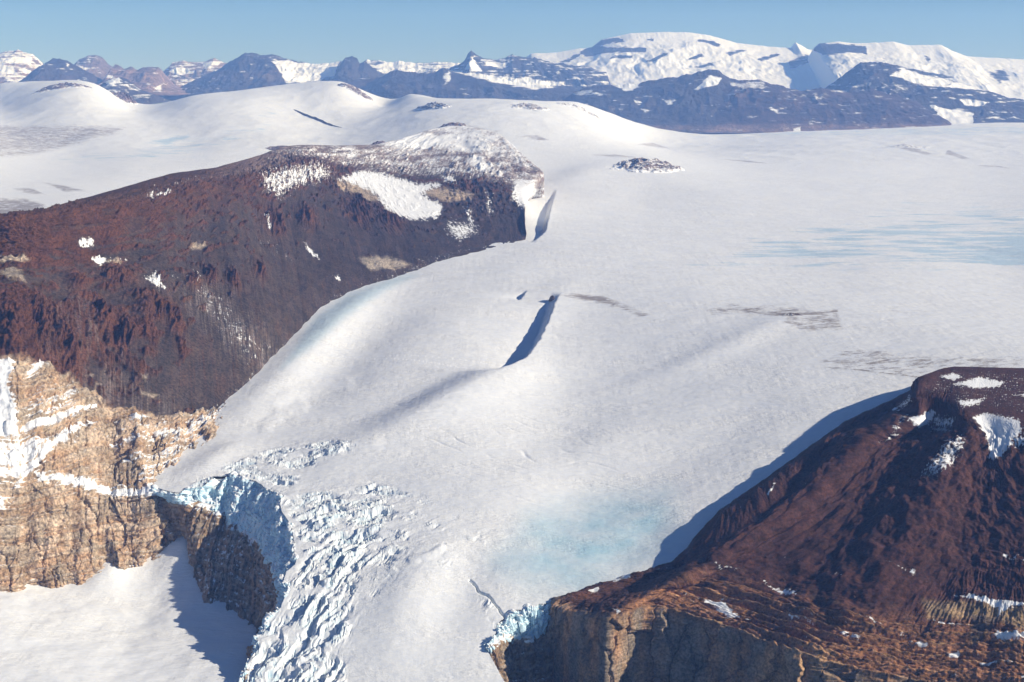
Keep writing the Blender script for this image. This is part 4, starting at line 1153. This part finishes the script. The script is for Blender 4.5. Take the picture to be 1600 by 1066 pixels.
# ================================================================ FAR MOUNTAINS
def massif(name, label, sky, D, depth, foot_z, seed, rock, snow0, polys=(), nu=500, nv=170, spur=0.5, snow_up=0.25, band=None, cat='mountain', steep=0.9, gull=1.0):
    sky = np.array(sky, float)
    c = np.array([P(x, y, D) for x, y in sky])
    tt = spread(np.hypot(np.diff(sky[:, 0]), np.diff(sky[:, 1])), nu)
    crest = linear(c[None], tt)[0]
    X0 = crest[:, 0]; Z0 = crest[:, 2]
    L = X0.max() - X0.min()
    zn = fbm(X0 / 260, 0 * X0 + seed, 4, seed) * 45 + fbm(X0 / 80, 0 * X0 + seed, 3, seed + 1) * 16
    Zs = Z0.copy()
    for _ in range(int(nu * .6)): Zs[1:-1] = .5 * Zs[1:-1] + .25 * (Zs[:-2] + Zs[2:])
    e = np.clip(np.minimum(np.arange(nu), np.arange(nu)[::-1]) / (nu * 0.04), 0, 1)
    Z0 = foot_z + (Z0 - foot_z) * np.sqrt(e); Zs = foot_z + (Zs - foot_z) * np.sqrt(e); zn = zn * e
    tv = np.concatenate([np.linspace(0, 1, nv), np.linspace(1, 1.9, 40)[1:]])
    T, UX = np.meshgrid(tv, X0, indexing='ij'); T = T.astype(f4); UX = UX.astype(f4)
    bl = np.clip(T, 0, 1) ** 4
    H = ((Zs - foot_z)[None, :] * (1 - bl) + (Z0 - foot_z)[None, :] * bl).astype(f4)
    crest_n = zn[None, :].astype(f4) * np.exp(-((T - 1) / .10) ** 2) * min(1.0, gull * 1.0 if gull < .5 else 1.0)
    dg = .55 * math.copysign(1, math.sin(seed)) * T
    r = ridged(UX / 1700 + dg + .5 * fbm(UX / 1100, T * 3, 3, seed + 20), T * depth / 3600 + seed, 4, seed + 3, .45)
    r2 = ridged(UX / 320, T * depth / 1100 + seed, 3, seed + 4)
    hump = np.sin(np.clip(T, 0, 1) * np.pi)
    prof = np.where(T < 1, np.clip(T, 0, 1) ** steep, 1 - (T - 1) * 1.1)
    zc = foot_z + crest_n + H * (prof + gull * hump * (spur * 0.42 * (r - .35) + 0.05 * (r2 - .3))) + hump * 22 * gull * fbm(UX / 170, T * depth / 260, 4, seed + 5)
    Yc = D - depth * (1 - T)
    Xc = UX * (1 - 0.0 * T) * (Yc / D) ** 0.35
    # keep the skyline where it stands: crest at T = 1
    S = np.stack([Xc, Yc, zc], -1)
    px, py = project(S); px = px.astype(f4); py = py.astype(f4)
    n = np.abs(normals(S)[..., 2])
    zz = S[..., 2].astype(f4)
    strata = perlin(zz / 70 + .5 * fbm(UX / 900, T * 3, 2, seed), 0 * zz + 1.7, seed + 6)
    base = np.empty(zz.shape + (3,), f4); base[:] = rock
    q = (.5 * sstep(-.3, .5, strata))[..., None]; base = base * (1 - q) + base * .72 * q
    if band is not None:
        for lo, hi, col, a_ in band:
            q = (sstep(lo - 40, lo + 40, zz + 60 * fbm(UX / 500, T * 2, 3, seed + 9)) * (1 - sstep(hi - 40, hi + 40, zz)) * a_)[..., None]
            base = base * (1 - q) + np.asarray(col) * q
    snow = (snow0 + .05 + (.50 if snow0 < .2 else .22) * fbm(UX / 600 + .3 * fbm(UX / 300, zz / 200, 2, seed), zz / 42, 4, seed + 17) + snow_up * (n - .75) * 2.2 + .28 * fbm(UX / 330, T * depth / 330, 4, seed + 7)).astype(f4)
    wx = px + 3 * fbm(UX / 200, T * depth / 200, 3, seed + 8); wy = py + 2 * fbm(UX / 200, T * depth / 200, 3, seed + 12)
    for poly, w_, lev in polys:
        q = soft(wx, wy, poly, w_)
        snow = np.where(q > .001, snow * (1 - q) + lev * q + .12 * q * fbm(UX / 120, T * depth / 120, 3, seed + 13), snow).astype(f4)
    qd = grid_quads(*zz.shape)
    N = normals(S)
    o = make_mesh(name, S.reshape(-1, 3), qd, {'base': base.reshape(-1, 3), 'snow': snow.ravel()}, M_FAR)
    tag(o, label, cat, None, 'structure')
    return o


RK = (0.046, 0.040, 0.040); RKB = (0.062, 0.042, 0.036); PINK = (0.24, 0.165, 0.13)
# the great snow dome at the back, right
massif('mountain', 'great white snow dome with thin dark cliff bands, highest on the skyline', [(800, 104), (830, 84), (870, 82), (905, 76), (925, 74), (940, 62), (985, 52), (1040, 50), (1080, 51), (1112, 56), (1150, 67), (1200, 73), (1235, 75), (1243, 66), (1262, 77), (1300, 82), (1340, 90)],
       38000, 7000, -700, 501, RK, .34, [
    ([(868, 100), (900, 84), (914, 82), (890, 98)], 4, -.15), ([(960, 84), (1000, 86), (985, 92), (950, 93)], 3, -.1), ([(1130, 82), (1160, 76), (1170, 80), (1140, 88)], 3, -.1), ([(1180, 92), (1215, 82), (1222, 86), (1190, 97)], 3, -.15), ([(925, 74), (940, 61), (968, 58), (978, 66), (955, 68)], 3, -.2), ([(905, 80), (925, 72), (1010, 74), (1010, 82), (950, 83), (915, 90)], 3, -.25), ([(1006, 62), (1022, 60), (1020, 65)], 2, -.2),
    ([(1086, 66), (1092, 61), (1116, 64), (1128, 72), (1120, 74), (1100, 66)], 2.5, -.2), ([(1005, 97), (1040, 82), (1046, 84), (1020, 98)], 3, -.25), ([(1065, 95), (1095, 83), (1103, 88), (1075, 96)], 3, -.2),
    ([(1080, 105), (1110, 97), (1118, 103), (1090, 108)], 3, -.15), ([(1230, 96), (1260, 84), (1272, 88), (1262, 100), (1235, 110)], 3, -.1)], spur=.5, snow_up=.35, gull=.36)
massif('mountain', 'flat-topped snow mountain with dark cliffs under its rim, right of the white dome', [(1255, 90), (1270, 76), (1280, 68), (1310, 65), (1340, 68), (1380, 66), (1395, 65), (1420, 71), (1470, 70), (1485, 78), (1510, 88), (1560, 91), (1600, 93), (1680, 100), (1800, 112)],
       35000, 6500, -800, 521, RK, .32, [
    ([(1268, 78), (1282, 67), (1352, 72), (1356, 86), (1330, 82), (1290, 86)], 3, -.35), ([(1440, 82), (1455, 92), (1450, 100)], 3, -.1), ([(1540, 112), (1570, 108), (1580, 125), (1560, 130)], 5, -.1), ([(1330, 108), (1360, 100), (1400, 104), (1470, 116), (1500, 122), (1440, 122), (1370, 118)], 5, -.3)], spur=.5, snow_up=.0, gull=.36)
# horn and its ridge
massif('mountain', 'dark pointed horn with a white couloir, standing out of the middle of the far range', [(640, 118), (690, 112), (715, 101), (726, 94), (731, 84), (736, 79), (743, 85), (757, 91), (775, 93), (790, 91), (800, 85), (812, 89), (835, 90), (865, 98), (900, 102), (930, 107), (960, 118)],
       33000, 4000, -900, 541, RK, -.25, [([(727, 108), (737, 92), (745, 100), (752, 112)], 3, .5), ([(752, 94), (790, 100), (785, 106), (765, 102)], 3, .4), ([(700, 111), (830, 126), (880, 130), (850, 135), (760, 122)], 4, .55)], spur=.6)
massif('mountain', 'low snowy ridge with rock ribs left of the dark horn', [(520, 108), (560, 100), (575, 94), (600, 95), (615, 98), (625, 95), (645, 98), (660, 98), (690, 97), (720, 99), (740, 104)],
       37000, 3500, -700, 551, RK, -.05, [([(588, 104), (610, 97), (650, 100), (662, 112), (600, 112)], 4, .5), ([(620, 96), (640, 97), (650, 112), (625, 112)], 3, .5)], spur=.5)
massif('mountain', 'dark blue ridge below the horn with a pale snow shoulder', [(560, 138), (600, 118), (615, 109), (640, 114), (680, 113), (692, 107), (712, 113), (760, 117), (800, 128), (850, 134), (900, 138), (960, 150)],
       29500, 3600, -950, 561, RK, -.5, [([(690, 118), (702, 112), (706, 128), (696, 132)], 4, .15), ([(700, 110), (760, 117), (830, 128), (880, 133), (840, 140), (770, 128)], 4, .5)], spur=.6)
massif('mountain', 'small dark hills at the foot of the range with a white snow saddle between them', [(680, 168), (700, 150), (715, 148), (735, 152), (745, 165), (760, 158), (790, 153), (840, 155), (870, 160), (900, 175)],
       27500, 2200, -980, 571, RK, -.5, [([(738, 154), (762, 154), (752, 168), (742, 166)], 3, .5)], nu=260, nv=120)
massif('mountain', 'dark mountain with scattered snow patches and a sharp snow-edged summit, in front of the white dome', [(860, 168), (900, 143), (925, 134), (960, 134), (1000, 129), (1035, 123), (1060, 120), (1090, 112), (1110, 109), (1124, 110), (1140, 122), (1165, 128), (1200, 140), (1230, 160)],
       25500, 2800, -985, 581, RK, -.46, [([(960, 133), (1000, 130), (990, 140), (975, 142)], 3, .5), ([(1085, 140), (1110, 118), (1128, 122), (1122, 132), (1100, 138)], 3, .4), ([(990, 155), (1005, 160), (995, 162)], 3, .4), ([(1030, 152), (1055, 160), (1045, 164)], 3, .2), ([(1000, 170), (1020, 172), (1010, 176)], 3, .2), ([(860, 145), (920, 140), (960, 150), (900, 150)], 3, .1)], spur=.5, band=[(-980, -880, PINK, .4)])
massif('mountain', 'broad dark brown front mountain with a pinkish base where the flat snow plateau ends', [(1040, 200), (1070, 160), (1100, 142), (1130, 130), (1160, 125), (1190, 126), (1220, 134), (1250, 143), (1280, 137), (1300, 140), (1330, 145), (1360, 140), (1400, 148), (1430, 158), (1455, 175), (1475, 198)],
       25200, 2500, -985, 591, RKB, -.40, [([(1135, 130), (1190, 124), (1205, 136), (1160, 140)], 6, .05), ([(1225, 148), (1290, 142), (1300, 158), (1240, 158)], 7, -.05), ([(1238, 200), (1252, 198), (1250, 208), (1238, 208)], 2, .3), ([(1320, 160), (1370, 165), (1330, 170)], 6, -.1)], spur=.5, band=[(-990, -860, PINK, .65)], steep=.75)
massif('mountain', 'dark blue mountain at the right edge, capped and streaked with white snow', [(1230, 175), (1270, 150), (1300, 130), (1325, 112), (1345, 98), (1375, 97), (1405, 103), (1440, 112), (1480, 124), (1530, 138), (1570, 150), (1600, 157), (1680, 165), (1800, 175)],
       27200, 3000, -960, 601, RK, -.36, [([(1390, 118), (1410, 108), (1480, 126), (1540, 140), (1490, 138), (1430, 130)], 4, .4), ([(1455, 165), (1480, 172), (1520, 178), (1520, 192), (1480, 194)], 4, .7), ([(1500, 155), (1545, 160), (1530, 166), (1505, 164)], 3, .4), ([(1320, 130), (1380, 128), (1440, 140), (1380, 142)], 7, 0)], spur=.55)
# left side
massif('mountain', 'pale pink and white stepped peak at the left edge of the skyline', [(-160, 98), (-80, 86), (-20, 84), (0, 82), (22, 80), (28, 77), (36, 81), (52, 85), (62, 94), (80, 108), (110, 125)],
       36000, 4500, -700, 611, PINK, -.05, [([(-80, 100), (20, 104), (22, 112), (-80, 112)], 4, .5), ([(20, 92), (50, 90), (45, 100), (30, 98)], 4, .3), ([(30, 108), (52, 112), (40, 116)], 3, .4)], spur=.5, nu=300)
massif('mountain', 'dark blue pyramid peak at the left between pink buttes', [(20, 140), (45, 122), (60, 108), (72, 97), (82, 91), (95, 93), (108, 96), (125, 106), (145, 116), (170, 130), (185, 145)],
       31000, 3200, -600, 621, RK, -.42, [([(98, 95), (110, 100), (106, 106)], 3, .1)], spur=.6, nu=300, band=[(-250, -100, RKB, .4)])
massif('mountain', 'rounded pinkish grey butte behind the dark pyramid peak', [(95, 118), (112, 106), (122, 95), (136, 87), (150, 86), (160, 90), (168, 98), (180, 108), (200, 120), (230, 130)],
       36500, 3500, -700, 631, (.17, .125, .11), -.3, [([(134, 92), (142, 90), (140, 96)], 3, .3), ([(125, 104), (140, 108), (130, 110)], 3, .2)], spur=.5, nu=260)
massif('mountain', 'low pair of pink flat-topped buttes with blue shaded sides', [(160, 140), (172, 118), (180, 101), (195, 107), (205, 104), (215, 110), (222, 106), (232, 104), (248, 105), (254, 112), (262, 128), (285, 140), (310, 146)],
       31500, 2800, -500, 641, PINK, -.4, [([(120, 115), (160, 112), (180, 122), (140, 124)], 4, .4), ([(240, 138), (252, 132), (250, 142)], 3, .3)], spur=.6, nu=300, band=[(0, 300, (.10, .08, .085), .7)])
massif('mountain', 'small dark snow-dusted ridge behind the low snow hill at left', [(110, 138), (125, 120), (140, 124), (155, 136), (170, 124), (185, 120), (200, 125), (215, 136), (230, 144), (250, 150)],
       26500, 1900, -600, 651, RK, -.28, [([(165, 130), (185, 120), (190, 128), (175, 134)], 4, .3)], spur=.6, nu=260)
massif('mountain', 'pink layered mesa with a white snow apron left of the big dark mountain', [(245, 120), (262, 106), (270, 98), (282, 95), (300, 97), (318, 97), (328, 93), (336, 91), (345, 96), (360, 100), (400, 110)],
       37000, 3500, -700, 661, PINK, -.2, [([(264, 112), (285, 106), (300, 112), (280, 117)], 4, .55), ([(316, 99), (345, 97), (340, 102), (320, 103)], 3, .3)], spur=.45, nu=300)
massif('mountain', 'big dark blue mountain with a bright snowfield on its right flank', [(255, 148), (290, 132), (320, 118), (345, 106), (360, 97), (375, 88), (383, 82), (400, 83), (415, 86), (430, 87), (445, 90), (455, 94), (470, 97), (490, 100), (515, 99), (530, 96), (545, 92)],
       33500, 4000, -650, 671, RK, -.42, [([(428, 96), (450, 94), (470, 100), (500, 100), (530, 96), (522, 118), (480, 128), (448, 130), (438, 112)], 4, .55), ([(385, 85), (410, 86), (400, 92)], 4, .05), ([(415, 88), (440, 90), (430, 96)], 4, .05), ([(280, 120), (320, 128), (300, 140)], 8, -.15)], spur=.6, band=[(-250, 0, (.14, .105, .10), .35)])
massif('mountain', 'dark blocky peak between the bright snowfield and the low snowy ridge', [(490, 140), (510, 126), (525, 112), (535, 95), (540, 89), (550, 88), (558, 92), (562, 100), (570, 95), (580, 103), (590, 112), (610, 120), (640, 130)],
       32500, 3000, -650, 681, RK, -.48, [([(536, 93), (552, 90), (546, 96)], 3, .0)], spur=.6, nu=300)
massif('mountain', 'low dark foothill along the foot of the far range behind the snow dome', [(470, 140), (520, 130), (580, 124), (610, 116), (640, 112), (680, 118), (720, 130), (760, 140), (800, 150)],
       30500, 2500, -700, 691, RKB, -.52, [], spur=.5, nu=300)


# ================================================================ ROCK OUTCROPS standing out of the snow
def outcrop(px, py, z, w, dpt, h, rot, seed, label, snow0, col, n=110, name='rock_outcrop', ragged=.5, power=1.6):
    d0 = snap((px, py, z))
    a = np.linspace(-1, 1, n).astype(f4)
    U, V = np.meshgrid(a, a)
    cr, sr = math.cos(rot), math.sin(rot)
    X = d0[0] + U * w * cr - V * dpt * sr; Y = d0[1] + U * w * sr + V * dpt * cr
    g = ground_height(X.astype(f4), Y.astype(f4), False)
    r = np.hypot(U, V) + ragged * fbm(U * 2.2, V * 2.2, 4, seed)
    prof = np.clip(1 - r ** power, -.6, 1)
    nz = ridged(U * 3, V * 2, 4, seed + 1)
    Z = g - 4 + h * prof * (0.75 + .5 * nz) + np.minimum(prof, 0) * h * .6
    S = np.stack([X, Y, Z], -1)
    base = np.empty(U.shape + (3,), f4); base[:] = col
    base *= (1 + .5 * fbm(U * 6, V * 6, 3, seed + 2))[..., None]
    up = np.abs(normals(S)[..., 2])
    snow = snow0 + .3 * fbm(U * 5, V * 5, 4, seed + 3) + (up - .8) * .5 + .6 * sstep(.75, 1.05, r)
    o = finish(name, S, base, snow.astype(f4), M_OUT)
    tag(o, label, 'rock outcrop')
    return o


OC = (0.12, 0.085, 0.08)
outcrop(1010, 262, -850, 330, 420, 75, -.5, 701, 'domed rocky knob flecked with snow on the plateau right of the mesa end', -.05, OC, 170)
outcrop(196, 158, -420, 190, 260, 110, .2, 702, 'dark rock on the end of the left snow hill', -.2, OC)
outcrop(95, 137, -210, 420, 200, 60, 0, 703, 'dark rocks just under the crest of the left snow hill', -.1, OC)
outcrop(556, 143, -240, 280, 260, 60, .1, 704, 'rocky rim on the crest of the broad snow dome, left piece', -.08, OC)
outcrop(600, 147, -270, 230, 240, 55, .1, 705, 'rocky rim on the crest of the broad snow dome, right piece', -.05, OC)
outcrop(676, 168, -480, 150, 420, 60, .5, 706, 'rocks on the steep right shoulder of the broad snow dome', 0.02, OC)
outcrop(826, 168, -490, 260, 260, 45, 0, 707, 'dark rocks on the left of the small snow dome', -.02, OC)
outcrop(905, 171, -530, 330, 200, 40, 0, 708, 'snow-dusted rocks on the right of the small snow dome', .08, OC)
outcrop(493, 186, -620, 26, 800, 26, .55, 709, 'thin dark rock rib running down a low snow ridge', -.1, OC)
outcrop(706, 198, -560, 170, 200, 45, 0, 710, 'small dark knob on the stony summit behind the mesa', -.15, OC)
outcrop(446, 234, -640, 230, 160, 40, .2, 711, 'dark brown knob on the skyline just above the mesa rim', -.25, OC)
outcrop(590, 225, -590, 90, 110, 30, 0, 712, 'tiny dark rock knob on the stony top behind the mesa rim', -.25, OC)
outcrop(862, 470, -1025, 12, 26, 26, .4, 713, 'small grey rock at the head of the blue shadow on the glacier', -.4, (.20, .16, .15), 60)
outcrop(1236, 492, -972, 70, 34, 9, .1, 714, 'low dark rocks at the top of a bright snow streak on the glacier', -.12, OC)
outcrop(1420, 230, -905, 300, 150, 22, -.3, 715, 'low stony ridge crest far out on the flat plateau at right', .1, OC)


# ================================================================ AIR, SKY, SUN, CAMERA
HAZE_DENSITY = 2.55e-5
bpy_v = np.array([(x, y, z) for x in (-20000, 20000) for y in (-3000, 42000) for z in (-2200, 1600)], float)
hq = np.array([(0, 1, 3, 2), (4, 6, 7, 5), (0, 4, 5, 1), (2, 3, 7, 6), (0, 2, 6, 4), (1, 5, 7, 3)])
hm, nt = new_mat('clear cold air')
vol = nt.nodes.new('ShaderNodeVolumePrincipled')
vol.inputs['Color'].default_value = (0.22, 0.42, 1.0, 1)
vol.inputs['Absorption Color'].default_value = (1, 1, 1, 1)
vol.inputs['Density'].default_value = HAZE_DENSITY
mo = nt.nodes.new('ShaderNodeOutputMaterial'); nt.links.new(vol.outputs[0], mo.inputs['Volume'])
o = make_mesh('haze', bpy_v, hq, {}, hm)
tag(o, 'thin blue haze that fades the far mountains', 'haze', None, 'stuff')

SUN_EL, SUN_AZ = 26.0, 102.0       # azimuth clockwise from the viewing direction
sc = bpy.context.scene
wd = bpy.data.worlds.new('World'); sc.world = wd; wd.use_nodes = True
nt = wd.node_tree; nt.nodes.clear()
sky = nt.nodes.new('ShaderNodeTexSky'); sky.sky_type = 'NISHITA'; sky.sun_disc = False
sky.sun_elevation = math.radians(SUN_EL); sky.sun_rotation = math.radians(SUN_AZ)
sky.altitude = 3500; sky.air_density = 1.0; sky.dust_density = 0.0; sky.ozone_density = 8.0
bg = nt.nodes.new('ShaderNodeBackground'); bg.inputs[1].default_value = 0.065
wo = nt.nodes.new('ShaderNodeOutputWorld')
nt.links.new(sky.outputs[0], bg.inputs[0]); nt.links.new(bg.outputs[0], wo.inputs[0])

ld = bpy.data.lights.new('sun', 'SUN'); ld.energy = 4.8; ld.angle = math.radians(0.53); ld.color = (1.0, 0.95, 0.88)
lo = bpy.data.objects.new('sun', ld); C.objects.link(lo)
az, el = math.radians(SUN_AZ), math.radians(SUN_EL)
from mathutils import Vector
sd = Vector((math.sin(az) * math.cos(el), math.cos(az) * math.cos(el), math.sin(el)))
lo.rotation_euler = sd.to_track_quat('Z', 'Y').to_euler()

cd = bpy.data.cameras.new('camera'); cam = bpy.data.objects.new('camera', cd); C.objects.link(cam)
cd.sensor_fit = 'HORIZONTAL'; cd.sensor_width = 36.0; cd.lens = 36.0 * F / 1600.0
cd.clip_start = 1.0; cd.clip_end = 200000.0
cam.location = (0, 0, 0); cam.rotation_euler = (math.pi / 2 - PITCH, 0, 0)
sc.camera = cam
sc.view_settings.view_transform = 'Standard'; sc.view_settings.look = 'None'
sc.view_settings.exposure = 0.35; sc.view_settings.gamma = 1.0
sc.cycles.use_denoising = True
sc.cycles.max_bounces = 6; sc.cycles.diffuse_bounces = 3; sc.cycles.volume_bounces = 1
